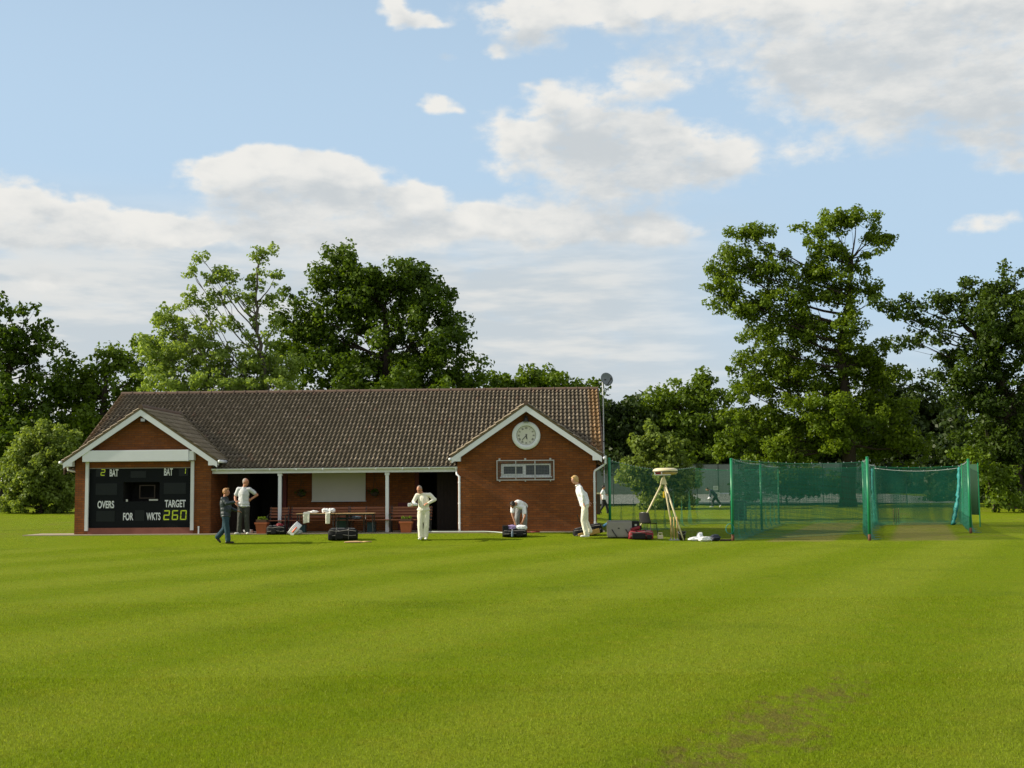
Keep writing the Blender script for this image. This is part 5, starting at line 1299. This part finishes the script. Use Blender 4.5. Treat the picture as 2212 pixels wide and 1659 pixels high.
net('practice_net', 'net side wall running back from the tall middle post', [pC, pF, pG[:2], backC], seed=2, sag=.06)
net('practice_net', 'net side wall running back from the rightmost post to the teal strip', [pD, pH[:2], backD], seed=3, sag=.05)
net('practice_net', 'back net closing the bay between the thin post and the middle post', [backB, backC], seed=4, sag=.05, folds=.06)
net('practice_net', 'back net behind the single set of stumps in the right bay', [backC, backD], seed=5, sag=.05, folds=.06)
net('practice_net', 'front net hung across the first bay from the rusty footed post', [pB, pF], seed=8, sag=.10, folds=.08, bot=.0, skirt=.2, mat='net_fine')
net('practice_net', 'inner net with a sagging pale rope across the right bay', [pG[:2] + np.array([.05, .1]), pH[:2] + np.array([-.05, .1])], ztop=NZ - .12, seed=6, sag=.13, folds=.05, mat='net_dense')
net('practice_net', 'long net running back from the post nearest the pavilion, in front of the grey bush', [pA, along(pA, 17.5)], ztop=NZ + .06, seed=7, sag=.22, folds=.16, mat='net_thin')
net('practice_net', 'back net closing the bay behind the tripod', [along(pA, 17.5) + np.array([.05, .05]), backB - np.array([.05, 0])], seed=9, sag=.10, folds=.06, mat='net_thin')
rp = MB(); rp.tube([(pG[0] + (pH[0] - pG[0]) * t_, pG[1] - .05, NZ - .11 - .14 * 4 * t_ * (1 - t_)) for t_ in np.linspace(0, 1, 14)], .012, 5)
tag(rp.build('net_rope', M['rope'], smooth=True), 'pale rope sagging along the top of the right bay', 'rope')
# gathered teal strips and canvas
for px_, Yd, z0, z1, wd, lb, sd_ in ((1888, 55.2, .03, NZ - .15, .26, 'gathered teal netting strip at the left end of the back net', 1), (2076, 55.2, .03, NZ - .12, .30, 'bright teal netting strip gathered at the right end of the back net', 2)):
    p = pix(px_, 1150, Yd); gg = gzf(p[0], p[1]); mb = MB(); n = 26; r_ = np.random.default_rng(sd_)
    pts = [(p[0] - (.34 if sd_ == 2 else -.06) * t_ ** 2 + r_.normal(0, .012), p[1] + r_.normal(0, .02), z1 + (gg + z0 - z1) * t_) for t_ in np.linspace(0, 1, n)]
    mb.tube(pts, [wd * .5 * (.55 + .45 * t_ + .12 * r_.normal()) for t_ in np.linspace(0, 1, n)], 10, flat=.6)
    tag(mb.build('net_strip', M['teal'], smooth=True), lb, 'netting', 'gathered teal strips')
cv = empty('canvas_screen', (0, 0, 0), 0, 'dark green canvas screen beside the rightmost net post', 'screen')
a_, b_ = pix(2081, 1100, 54.0), pix(2116, 1100, 52.5); mb = MB()
zt_, zb_ = pix(2090, 1003, 53)[2], pix(2100, 1112, 53)[2]; n = 12; V = []
for i in range(n + 1):
    t_ = i / n; q = a_ * (1 - t_) + b_ * t_
    V += [(q[0], q[1] + .05 * math.sin(i * 1.7), zt_), (q[0], q[1] + .08 * math.sin(i * 1.7 + .6), zb_)]
mb.add(V, [(2 * i, 2 * i + 1, 2 * i + 3, 2 * i + 2) for i in range(n)]); co = mb.build('sheet', M['canvas'], cv, smooth=True); so = co.modifiers.new('t', 'SOLIDIFY'); so.thickness = .01
mb = MB(); mb.tube([(a_[0], a_[1], gzf(a_[0], a_[1])), (a_[0], a_[1], zt_ + .05)], .025, 6); mb.tube([(b_[0], b_[1], gzf(b_[0], b_[1])), (b_[0], b_[1], zt_ + .05)], .025, 6); mb.build('pole', M['netgreen'], cv)
p_ = pix(1937, 1150, 55.8); stumps('three slim stumps standing at the back of the right net bay', (p_[0], p_[1], gzf(p_[0], p_[1])), False, .73)
# a coil of cord on the post
mb = MB(); mb.tube([(pB[0] - .05 + .13 * math.cos(k * .55) - .05, pB[1] - .06 + .02 * math.sin(k), pB[2] + .38 + .16 * math.sin(k * .55)) for k in range(22)], .010, 5)
tag(mb.build('cord_coil', M['teal'], smooth=True), 'loop of teal cord hanging on the post beside the clothes heap', 'cord')
# dark padded block behind the second post
bxx = pix(1595, 1100, 66); mbx = empty('padded_block', (bxx[0], bxx[1], gzf(bxx[0], bxx[1])), 0, 'dark padded block standing behind the net by the rusty footed post', 'block')
mb = MB(); mb.box(-.40, .40, -.2, .2, 0, 1.02); mb.build('pad', M['navycloth'], mbx, bevel=.05)
mb = MB(); mb.box(-.41, .41, -.205, .205, .45, .50); mb.build('band', M['blackmetal'], mbx)

# ------------------------------------------------------------------ tennis court behind
def court_z(y): return gzf(40, y)
mb = MB(); V = []
yy_ = np.linspace(93.5, 124, 9)
for y in yy_: V += [(4.5, y, gzf(4.5, y) + .02), (36, y, gzf(36, y) + .02)]
mb.add(V, [(2 * i, 2 * i + 1, 2 * i + 3, 2 * i + 2) for i in range(8)]); tag(mb.build('court', M['courtgrey']), kind='structure')
def fence(name, label, x0, x1, Yd, h, mat, pitch=3.0, top=True):
    t = empty(name, (0, 0, 0), 0, label, 'fence'); z0 = gzf(20, Yd)
    me = np_mesh('mesh', [(x0, Yd, z0 + .02), (x1, Yd, z0 + .02), (x1, Yd, z0 + h), (x0, Yd, z0 + h)], [(0, 1, 2, 3)], 4)
    me.uv_layers.new(name='UVMap').data.foreach_set('uv', np.array([0, 0, x1 - x0, 0, x1 - x0, h, 0, h], np.float32))
    link('mesh', me, mat, t); x = x0
    while x <= x1 + .01:
        mb = MB(); mb.tube([(x, Yd - .03, z0 - .05), (x, Yd - .03, z0 + h + .05)], .035, 6); mb.build('post', M['fenceposts'], t); x += pitch
    mb = MB(); mb.tube([(x0, Yd - .03, z0 + h), (x1, Yd - .03, z0 + h)], .022, 6); mb.build('rail', M['fenceposts'], t)
fence('court_fence', 'tall dark mesh fence on the near side of the tennis court', 4.2, 28.2, 91.5, 3.0, M['chain'])
fence('windbreak_fence', 'far tennis court fence hung with a grey green windbreak', 4.2, 36.2, 125.5, 3.0, M['windbreak'], 4.0)
tn = empty('tennis_net', (0, 0, 0), 0, 'tennis net with a white tape seen through the court fence', 'net')
a_, b_ = pix(1535, 1067, 101), pix(1712, 1061, 108)
za, zb2 = gzf(a_[0], 101), gzf(b_[0], 108)
V = [(a_[0], a_[1], za + .1), (b_[0], b_[1], zb2 + .1), (b_[0], b_[1], b_[2]), (a_[0], a_[1], a_[2])]
me = np_mesh('netting', V, [(0, 1, 2, 3)], 4); me.uv_layers.new(name='UVMap').data.foreach_set('uv', np.array([0, 0, 10, 0, 10, 1, 0, 1], np.float32)); link('netting', me, M['tennisnet'], tn)
mb = MB(); mb.tube([a_, (a_ + b_) / 2 - np.array([0, 0, .04]), b_], .06, 6); mb.build('tape', M['white'], tn)
for p in (a_, b_):
    mb = MB(); mb.tube([(p[0], p[1], gzf(p[0], p[1])), (p[0], p[1], p[2] + .06)], .05, 8); mb.build('post', M['fenceposts'], tn)
for px_, py_, lb in ((1546, 1054, 'upper white notice fixed on the court fence near the stooping person'), (1549, 1068, 'lower white notice half hidden by the stooping person')):
    p = pix(px_, py_, 91.38); sg = empty('notice_sign', p, 0, lb, 'sign', 'white notices on the court fence')
    mb = MB(); mb.box(-.17, .17, -.015, .0, -.15, .15); mb.build('plate', M['white'], sg)
    mb = MB()
    for z in (-.08, -.03, .02, .07): mb.box(-.12, .12, -.018, -.0155, z - .008, z + .008)
    mb.build('printing', M['greycloth'], sg)
p = pix(1291, 1050, 76); gp = empty('fence_post', (p[0], p[1], gzf(p[0], p[1])), 0, 'weathered wooden post with a pale rail beside the pavilion corner', 'post')
mb = MB(); mb.box(-.14, .14, -.12, .12, 0, 1.27); mb.build('post', M['oldwood'], gp, bevel=.015)
mb = MB(); mb.box(-.9, .13, -.17, -.125, 1.20, 1.29); mb.build('rail', M['creampole'], gp)
# shed at the left edge with a ladder on it
p = pix(-50, 1050, 92); z0 = gzf(p[0], p[1]); shd = empty('timber_shed', (p[0], p[1], z0), 0, 'dark low shed mostly hidden at the left edge of the photo', 'shed')
mb = MB(); mb.box(-2.6, 2.2, 0, 4, 0, 2.2); mb.build('wall', M['shedtimber'], shd)
mb = MB(); mb.prism([(-2.9, 2.2), (2.5, 2.2), (2.3, 2.75), (-2.7, 2.75)], -.3, 4.3); mb.build('roof', M['shedtimber'], shd)
ld = empty('ladder', tuple(pix(4, 1018, 91.3)), 0, 'white aluminium ladder propped at the shed on the left edge', 'ladder')
zb0 = gzf(ld.location[0], 91.3) - ld.location[2]
for s in (-.16, .16):
    mb = MB(); mb.tube([(s - .35, -.55, zb0), (s + .12, 0, .75)], .035, 6); mb.build('rail', M['alum'], ld)
mb = MB()
for k in range(1, 9): t_ = k / 9; q = np.array([-.35 + .47 * t_, -.55 + .55 * t_, zb0 + (.75 - zb0) * t_]); mb.tube([q + np.array([-.16, 0, 0]), q + np.array([.16, 0, 0])], .02, 5)
mb.build('rungs', M['alum'], ld)

# ------------------------------------------------------------------ people
from mathutils import noise as mnoise
def V3(*a): return np.array(a, float)
def unit(v): v = np.asarray(v, float); return v / (np.linalg.norm(v) + 1e-9)
TMP = bpy.data.scenes.new('workshop')
class Flesh(MB):
    def cap(s, p0, r0, p1, r1, seg=14):
        p0 = V3(*p0); p1 = V3(*p1); d = unit(p1 - p0); pts = []; rr = []
        for a in (88, 65, 42, 20): pts.append(p0 - d * r0 * math.sin(RAD(a))); rr.append(r0 * math.cos(RAD(a)))
        pts += [p0, p1]; rr += [r0, r1]
        for a in (20, 42, 65, 88): pts.append(p1 + d * r1 * math.sin(RAD(a))); rr.append(r1 * math.cos(RAD(a)))
        return s.tube(pts, rr, seg)
    def ell(s, c, rad, X=(1, 0, 0), Y=(0, 1, 0), Z=(0, 0, 1)):
        """ellipsoid with its own axes"""
        c = V3(*c); X, Y, Z = unit(X), unit(Y), unit(Z); n = 9; seg = 16; vs = []
        for i in range(n):
            t = math.pi * (i + .12) / (n - 1 + .24)
            for k in range(seg):
                a = 2 * math.pi * k / seg
                vs.append(c + X * rad[0] * math.sin(t) * math.cos(a) + Y * rad[1] * math.sin(t) * math.sin(a) + Z * rad[2] * math.cos(t))
        return s.add(vs, [(i * seg + k, (i + 1) * seg + k, (i + 1) * seg + (k + 1) % seg, i * seg + (k + 1) % seg) for i in range(n - 1) for k in range(seg)] + [tuple(range(seg)), tuple((n - 1) * seg + k for k in range(seg - 1, -1, -1))])
    def fuse(s, name, mat, parent, voxel=.009, smooth=2, wrinkle=0.0, wscale=6.0, seed=0):
        me = bpy.data.meshes.new('tmp'); me.from_pydata(s.v, [], s.f)
        bm = bmesh.new(); bm.from_mesh(me); bmesh.ops.recalc_face_normals(bm, faces=bm.faces[:]); bm.to_mesh(me); bm.free()
        o = bpy.data.objects.new('tmp', me); TMP.collection.objects.link(o)
        r_ = o.modifiers.new('r', 'REMESH'); r_.mode = 'VOXEL'; r_.voxel_size = voxel
        if smooth: k_ = o.modifiers.new('s', 'SMOOTH'); k_.iterations = smooth; k_.factor = .5
        TMP.view_layers[0].update(); dg_ = TMP.view_layers[0].depsgraph; dg_.update()
        out = bpy.data.meshes.new_from_object(o.evaluated_get(dg_))
        bpy.data.objects.remove(o); bpy.data.meshes.remove(me)
        out.name = name
        if wrinkle:
            off = Vector((seed * 3.7, seed * 1.9, seed * 5.3))
            n = len(out.vertices); co = np.empty(n * 3, np.float32); nm = np.empty(n * 3, np.float32)
            out.vertices.foreach_get('co', co); out.vertices.foreach_get('normal', nm); co = co.reshape(-1, 3); nm = nm.reshape(-1, 3)
            A1 = co * np.array([wscale * 1.4, wscale * 1.4, wscale * .8]) + np.array(off); A2 = co * np.array([wscale * 3, wscale * 3, wscale * 2.2]) - np.array(off)
            dd = np.array([(1 - abs(mnoise.noise(p_)) * 2.2) * .8 + mnoise.noise(q_) * .5 for p_, q_ in zip(A1.tolist(), A2.tolist())])
            out.vertices.foreach_set('co', (co + nm * (.9 * wrinkle * dd)[:, None]).astype(np.float32).ravel()); out.update()
        return link(name, out, mat, parent, True)

def hand(fb, wr, dr, palm, k=1.0, curl=.5, spread=.25):
    """palm and five separate fingers; dr = pointing direction, palm = palm normal"""
    dr = unit(dr); pn = unit(np.asarray(palm, float) - dr * (np.asarray(palm, float) @ dr)); sd_ = np.cross(dr, pn)
    c = wr + dr * .05 * k
    fb.ell(c, (.044 * k, .018 * k, .052 * k), sd_, pn, dr)
    fb.cap(wr - dr * .02, .027 * k, c, .026 * k)
    for i, (o, ln) in enumerate(((-.033, .062), (-.011, .074), (.012, .070), (.033, .054))):
        a0 = wr + dr * .088 * k + sd_ * o * k; d1 = unit(dr + sd_ * o * spread * 18 + pn * curl * .5)
        a1 = a0 + d1 * ln * .55 * k; d2 = unit(d1 + pn * curl * 1.1); a2 = a1 + d2 * ln * .5 * k
        fb.cap(a0, .0098 * k, a1, .009 * k, 8); fb.cap(a1, .009 * k, a2, .0075 * k, 8)
    t0 = wr + dr * .03 * k - sd_ * .036 * k; t1 = t0 + unit(dr * .7 - sd_ * .8 + pn * .35) * .045 * k; t2 = t1 + unit(dr + pn * .5 - sd_ * .2) * .036 * k
    fb.cap(t0, .014 * k, t1, .0115 * k, 8); fb.cap(t1, .0115 * k, t2, .009 * k, 8)

def person(label, loc, J, skin, hair, top_m, leg_m, shoe_m, k=1.0, sleeve=1.0, hem=None, loose=1.0, hairstyle='short', flare=0.0, tuck=False, group='cricketers and helpers around the pavilion', wr=.007, belly=0.0, collar=None, detail=True):
    root = empty('person', loc, 0, label, 'person', group)
    A = {n: V3(*v) for n, v in J.items()}
    head, face, neck, chest, pel = A['head'], unit(A['face']), A['neck'], A['chest'], A['pelvis']
    up = unit(A['up']) if 'up' in A else unit(head - neck)
    face = unit(face - up * (face @ up)); hs = np.cross(face, up)
    sh = unit(A['shR'] - A['shL']); sp = unit(neck - pel); fw = unit(np.cross(sp, sh)) * 1.0
    fb = Flesh()
    fb.ell(head + up * .015 * k, (.078 * k, .098 * k, .108 * k), hs, face, up)
    fb.ell(head + face * .028 * k - up * .062 * k, (.056 * k, .062 * k, .058 * k), hs, face, up)
    fb.cap(head + face * .093 * k + up * .012 * k, .011 * k, head + face * .112 * k - up * .018 * k, .016 * k, 8)
    fb.cap(head + face * .085 * k - up * .055 * k + hs * .018 * k, .011 * k, head + face * .085 * k - up * .055 * k - hs * .018 * k, .011 * k, 8)
    fb.cap(head + face * .086 * k + up * .035 * k + hs * .035 * k, .013 * k, head + face * .086 * k + up * .035 * k - hs * .035 * k, .013 * k, 8)
    for s in (-1, 1): fb.ell(head + hs * s * .08 * k - face * .005 * k - up * .005 * k, (.010 * k, .020 * k, .033 * k), hs, face, up)
    fb.cap(neck - sp * .03, .060 * k, head - up * .05 * k - face * .012 * k, .054 * k)
    fb.cap(A['shL'], .055 * k, A['shR'], .055 * k); fb.cap(neck - sp * .04, .07 * k, chest, .09 * k)
    fb.ell(chest, (.155 * k, .105 * k, .20 * k), sh, fw, sp); fb.ell(pel, (.145 * k, .105 * k, .13 * k), sh, fw, unit(chest - pel)); fb.cap(chest, .10 * k, pel, .10 * k)
    for S in 'LR':
        fb.cap(A['sh' + S], .052 * k, A['el' + S], .040 * k); fb.cap(A['el' + S], .041 * k, A['wr' + S], .028 * k)
        hd = A.get('ha' + S, A['wr' + S] - A['el' + S]); pm = A.get('pa' + S, -fw + V3(0, 0, -.3))
        hand(fb, A['wr' + S], hd, pm, k * 1.02, J.get('curl', (.55,))[0])
        fb.cap(A['hip' + S], .082 * k, A['kn' + S], .054 * k); fb.cap(A['kn' + S], .055 * k, A['an' + S], .038 * k)
        tdir = unit(A['to' + S]); fb.cap(A['an' + S] - V3(0, 0, .03), .036 * k, A['an' + S] + tdir * .13 * k - V3(0, 0, .05 if abs(tdir[2]) < .4 else 0), .028 * k)
    fb.fuse('body', M[skin], root, .0085 if detail else .012, 1)
    for s in (-1, 1):
        e_ = Flesh(); e_.ell(head + face * .088 * k + hs * s * .031 * k + up * .014 * k, (.013 * k, .008 * k, .007 * k), hs, face, up); e_.build('eye', M['eye'], root, True)
    e_ = Flesh(); e_.cap(head + face * .094 * k - up * .056 * k + hs * .017 * k, .0045 * k, head + face * .094 * k - up * .056 * k - hs * .017 * k, .0045 * k, 6); e_.build('mouth', M['lips'], root, True)
    # hair
    hb = Flesh()
    if hairstyle == 'cropped':
        hb.ell(head + up * .022 * k - face * .016 * k, (.0815 * k, .094 * k, .107 * k), hs, face, up)
    elif hairstyle == 'short':
        hb.ell(head + up * .030 * k - face * .018 * k, (.086 * k, .100 * k, .108 * k), hs, face, up)
        hb.cap(head + up * .115 * k + face * .045 * k + hs * .03 * k, .026 * k, head + up * .12 * k + face * .055 * k - hs * .03 * k, .026 * k, 8)
    else:
        hb.ell(head + up * .028 * k - face * .020 * k, (.092 * k, .104 * k, .112 * k), hs, face, up); hb.ell(head - up * .03 * k - face * .045 * k, (.078 * k, .068 * k, .08 * k), hs, face, up)
        hb.cap(head + up * .085 * k + face * .062 * k + hs * .04 * k, .024 * k, head + up * .08 * k + face * .064 * k - hs * .045 * k, .022 * k, 8)
    hb.fuse('hair', M[hair], root, .010, 1, .006 if hairstyle != 'cropped' else .002, 28, 3)
    # top
    tb = Flesh(); e = .014 * loose
    tb.cap(A['shL'], .057 * k + e * .4, A['shR'], .057 * k + e * .4); tb.cap(neck - sp * .045, .058 * k + e, chest, .095 * k + e)
    tb.ell(chest, (.158 * k + e, .112 * k + e, .205 * k), sh, fw, sp); tb.ell((chest + pel) / 2 + fw * belly * .4, (.152 * k + e, .112 * k + e + belly * .6, .19 * k), sh, fw, unit(chest - pel))
    hm = hem if hem is not None else .06
    tb.ell(pel + unit(chest - pel) * .04, (.172 * k + e, .128 * k + e, .13), sh, fw, unit(chest - pel))
    tb.cap(chest, .11 * k + e, pel - unit(chest - pel) * (hm - .14), .125 * k + e)
    tb.ell(pel - unit(chest - pel) * (hm - .07), (.192 * k + e * .8, .132 * k + e * .8, .06), sh, fw, unit(chest - pel))
    for S in 'LR':
        s0, e0, w0 = A['sh' + S], A['el' + S], A['wr' + S]
        if sleeve > .9: tb.cap(s0, .059 * k + e * .4, e0, .047 * k + e * .5); tb.cap(e0, .047 * k + e * .5, w0 + (e0 - w0) * .03, .034 * k + e * .35)
        elif sleeve > .5: tb.cap(s0, .059 * k + e * .4, e0, .049 * k + e * .5); tb.cap(e0, .049 * k + e * .5, e0 + (w0 - e0) * (sleeve - .5) * 1.6, .045 * k + e * .5)
        else: tb.cap(s0, .058 * k + e * .4, s0 + (e0 - s0) * (sleeve + .30), .053 * k + e * .7)
    tb.fuse('top', M[top_m], root, .0115, 2, wr, 6.5, len(label))
    if collar:
        cb = Flesh(); n_ = 12; nc = neck + sp * .005
        ring = [nc + hs * .068 * k * math.cos(2 * math.pi * i / n_) + unit(np.cross(hs, sp)) * .068 * k * math.sin(2 * math.pi * i / n_) for i in range(n_)]
        for i in range(n_): cb.cap(ring[i], .019 * k, ring[(i + 1) % n_], .019 * k, 8)
        cb.fuse('collar', M[collar], root, .011, 1)
    # trousers
    lb = Flesh(); e = .013 * loose
    lb.ell(pel - V3(0, 0, .02), (.150 * k + e * .6, .112 * k + e * .6, .12 * k), sh, fw, unit(chest - pel)); lb.ell(pel + unit(chest - pel) * .07, (.140 * k + e * .5, .105 * k + e * .5, .07), sh, fw, unit(chest - pel))
    for S in 'LR':
        h0, k0, a0 = A['hip' + S], A['kn' + S], A['an' + S]
        lb.cap(h0, .088 * k + e, k0, .062 * k + e); lb.cap(k0, .063 * k + e, a0 + (k0 - a0) * .10, .053 * k + e * .8 + flare)
    lb.fuse('trousers', M[leg_m], root, .0115, 2, wr * 1.2, 6.5, len(label) + 5)
    for S in 'LR':
        t = unit(A['to' + S]); a0 = A['an' + S]; sb_ = Flesh(); side = unit(np.cross(t, V3(0, 0, 1)) + V3(1e-4, 0, 0))
        if abs(t[2]) < .4:
            z = a0[2]; g0 = max(.0, z - .075)
            hl = V3(a0[0], a0[1], g0 + .042) - t * .05; te = V3(a0[0], a0[1], g0 + .036) + t * .17 * k
            sb_.ell(hl, (.040 * k, .048 * k, .044), side, t, V3(0, 0, 1)); sb_.ell(te - t * .05, (.048 * k, .075 * k, .036), side, t, V3(0, 0, 1)); sb_.cap(hl, .036 * k, te - t * .07, .034 * k); sb_.cap(a0 - V3(0, 0, .005), .042 * k, hl + t * .04, .04 * k)
        else:
            nrm = unit(np.cross(side, t)); sb_.cap(a0, .042 * k, a0 + t * .10 * k, .042 * k); sb_.ell(a0 + t * .12 * k, (.046 * k, .085 * k, .036), side, t, nrm); sb_.ell(a0 - t * .01 + nrm * .0, (.04 * k, .06 * k, .045), side, t, nrm)
        sb_.fuse('shoe', M[shoe_m], root, .010, 1)
    return root

def stand(px_, Yd): p = pix(px_, 1150, Yd); return (p[0], p[1], gzf(p[0], p[1]))
person('person in dark jacket and jeans walking along the terrace pointing with an open hand', stand(492, 40.35), dict(
    head=(-.065, 0, 1.615), face=(1, -.15, -.08), up=(.06, 0, 1), neck=(-.105, 0, 1.46), chest=(-.12, 0, 1.25), pelvis=(-.07, 0, .90),
    shR=(-.13, -.17, 1.41), shL=(-.10, .17, 1.41), elR=(.02, -.25, 1.26), wrR=(.26, -.20, 1.315), haR=(1, .1, .22), paR=(0, .2, -1),
    elL=(.03, .22, 1.10), wrL=(.26, .12, 1.03), haL=(1, -.2, -.25), paL=(-.2, -.3, -1), curl=(.25,),
    hipR=(-.06, -.085, .84), knR=(-.01, -.08, .48), anR=(.035, -.08, .085), toR=(1, -.1, 0), hipL=(-.07, .085, .84), knL=(-.12, .08, .47), anL=(-.36, .08, .185), toL=(.62, 0, -.75)),
    'skin_ruddy', 'hair_ginger', 'jacket', 'jeans', 'shoe_dark', 1.0, 1.0, .10, 1.5, 'short', .012, belly=.06, collar='jacket')
person('person in pale grey t shirt and dark tracksuit standing with hands on hips', stand(526, 42.45), dict(
    head=(.055, 0, 1.735), face=(.9, -.45, -.05), up=(.02, 0, 1), neck=(.01, .01, 1.57), chest=(.0, 0, 1.34), pelvis=(-.01, .01, .99),
    shL=(-.185, .03, 1.51), shR=(.195, -.01, 1.50), elL=(-.30, .06, 1.24), wrL=(-.25, -.10, 1.04), haL=(.55, .1, -.75), paL=(1, 0, 0), elR=(.43, .06, 1.31), wrR=(.24, -.02, 1.17), haR=(-.75, .25, -.5), paR=(-.4, 1, 0), curl=(.5,),
    hipL=(-.09, .0, .93), knL=(-.12, -.02, .50), anL=(-.15, .02, .09), toL=(-.55, -.9, 0), hipR=(.085, .0, .93), knR=(.10, -.02, .50), anR=(.125, .02, .09), toR=(.25, -1, 0)),
    'skin_ruddy', 'hair_grey', 'teecloth', 'darktrousers', 'shoe_white', 1.06, .35, .11, 1.3, 'cropped', .010)
cr = person('person in cream cricket whites looking down at a batting glove', stand(915, 40.75), dict(
    head=(-.125, -.07, 1.60), face=(-.35, -.85, -.75), up=(-.12, -.42, 1), neck=(-.035, 0, 1.47), chest=(.0, .02, 1.25), pelvis=(.0, .03, .93),
    shL=(-.20, .0, 1.42), shR=(.20, -.0, 1.43), elL=(-.31, -.08, 1.22), wrL=(-.26, -.26, 1.14), haL=(-.35, -.5, -.05), paL=(.6, 0, -.6), elR=(.36, -.04, 1.28), wrR=(.17, -.20, 1.17), haR=(-.9, -.2, -.25), paR=(0, .4, -1), curl=(.6,),
    hipL=(-.09, .03, .87), knL=(-.11, .0, .48), anL=(-.09, .04, .09), toL=(-.25, -1, 0), hipR=(.085, .03, .87), knR=(.09, .0, .48), anR=(.055, .04, .09), toR=(.2, -1, 0)),
    'skin_ruddy', 'hair_grey', 'creamcloth', 'creamcloth', 'shoe_white', 1.03, 1.0, .03, 1.35, 'cropped', .012, belly=.05, collar='creamcloth')
g0 = V3(*stand(915, 40.75)); gl = empty('batting_glove', g0 + V3(-.32, -.34, 1.13), 0, 'white batting glove worn and held up by the player in cream', 'glove')
fb = Flesh(); fb.ell((0, 0, 0), (.075, .05, .05)); 
for k_ in range(4): fb.cap((-.05, -.02, .035 - k_ * .026), .019, (-.135, -.035, .030 - k_ * .026), .017, 8)
fb.cap((.0, -.04, .03), .018, (-.05, -.08, .05), .016, 8); fb.cap((.05, .02, 0), .05, (.11, .05, .0), .05); fb.fuse('glove', M['whitecloth'], gl, .009, 1)
person('person in white shirt and grey trousers bending over an open black bag', stand(1121, 42.15), dict(
    head=(-.20, -.36, .93), face=(-.25, -.55, -.85), up=(-.12, -.85, .35), neck=(-.06, -.22, .98), chest=(.03, -.02, .95), pelvis=(.10, .26, .88),
    shL=(-.20, -.17, .90), shR=(.17, -.19, .84), elL=(-.21, -.26, .60), wrL=(-.135, -.34, .37), haL=(.15, -.1, -1), paL=(.8, .5, 0), elR=(.20, -.30, .56), wrR=(.12, -.36, .37), haR=(-.15, -.1, -1), paR=(-.8, .5, 0), curl=(.7,),
    hipL=(.01, .27, .85), knL=(-.06, .08, .48), anL=(-.05, .20, .09), toL=(-.3, -1, 0), hipR=(.18, .25, .85), knR=(.20, .08, .48), anR=(.18, .2, .09), toR=(.25, -1, 0)),
    'skin_dark', 'hair_dark', 'whitecloth', 'greytrousers', 'shoe_white', 1.0, .35, .05, 1.5, 'short', .010, collar='whitecloth')
person('fair haired person in cricket whites stooping forward beside the grey case', stand(1268, 40.85), dict(
    head=(-.37, -.02, 1.86), face=(-.88, -.55, -.28), up=(-.22, 0, 1), neck=(-.275, 0, 1.69), chest=(-.20, 0, 1.44), pelvis=(-.06, .0, 1.06),
    shL=(-.20, -.18, 1.61), shR=(-.26, .17, 1.62), elL=(-.13, -.23, 1.37), wrL=(-.115, -.20, 1.14), haL=(.18, .0, -1), paL=(.9, .4, 0), elR=(-.02, .22, 1.40), wrR=(.06, .17, 1.16), haR=(.2, 0, -1), paR=(.3, -1, 0), curl=(.7,),
    hipL=(-.06, -.09, .99), knL=(-.125, -.09, .56), anL=(-.02, -.09, .11), toL=(-1, -.2, 0), hipR=(-.05, .09, .99), knR=(-.03, .09, .55), anR=(.115, .08, .19), toR=(-.75, 0, -.66)),
    'skin', 'hair_fair', 'whitecloth', 'creamcloth', 'shoe_white', 1.06, 1.0, .05, .85, 'full', .012, collar='whitecloth')
person('person in white shirt and dark trousers striding past beyond the pavilion corner', stand(1304, 78), dict(
    head=(.03, 0, 1.60), face=(1, .1, 0), neck=(.0, 0, 1.46), chest=(-.01, 0, 1.25), pelvis=(.03, 0, .92), shL=(-.0, .17, 1.40), shR=(-.03, -.17, 1.40), elL=(.14, .22, 1.18), wrL=(.32, .18, 1.12), elR=(-.16, -.22, 1.16), wrR=(-.12, -.2, .94),
    hipL=(.03, .08, .86), knL=(.20, .08, .50), anL=(.28, .08, .10), toL=(1, 0, 0), hipR=(.03, -.08, .86), knR=(-.03, -.08, .47), anR=(-.22, -.08, .17), toR=(.6, 0, -.7)),
    'skin', 'hair_dark', 'whitecloth', 'blacktrousers', 'shoe_dark', 1.0, .35, .1, 1.4, 'short', detail=False, group='people beyond the nets')
bo = stand(1543, 88.5)
person('person in black stooping with a helmet near the tennis court fence', bo, dict(
    head=(-.42, 0, 1.25), face=(-.9, -.2, -.4), up=(-.5, 0, .85), neck=(-.27, 0, 1.20), chest=(-.10, 0, 1.08), pelvis=(.15, 0, .80), shL=(-.25, -.16, 1.14), shR=(-.25, .16, 1.14), elL=(-.24, -.2, .88), wrL=(-.26, -.12, .72), elR=(-.2, .2, .9), wrR=(-.25, .1, .74),
    hipL=(.13, -.08, .76), knL=(-.06, -.08, .44), anL=(-.10, -.08, .09), toL=(-1, 0, 0), hipR=(.15, .08, .76), knR=(.30, .08, .46), anR=(.52, .08, .18), toR=(-.55, 0, -.8)),
    'skin', 'hair_dark', 'navycloth', 'blacktrousers', 'shoe_white', 1.0, 1.0, .08, 1.5, 'short', detail=False, group='people beyond the nets')
hm_ = empty('white_helmet', V3(*bo) + V3(-.30, -.14, .62), 0, 'round white helmet held low by the stooping person in black', 'helmet')
fb = Flesh(); fb.ell((0, 0, 0), (.13, .12, .12)); fb.ell((-.10, -.02, -.03), (.07, .09, .02)); fb.fuse('shell', M['white'], hm_, .012, 1)

bpy.data.scenes.remove(TMP)
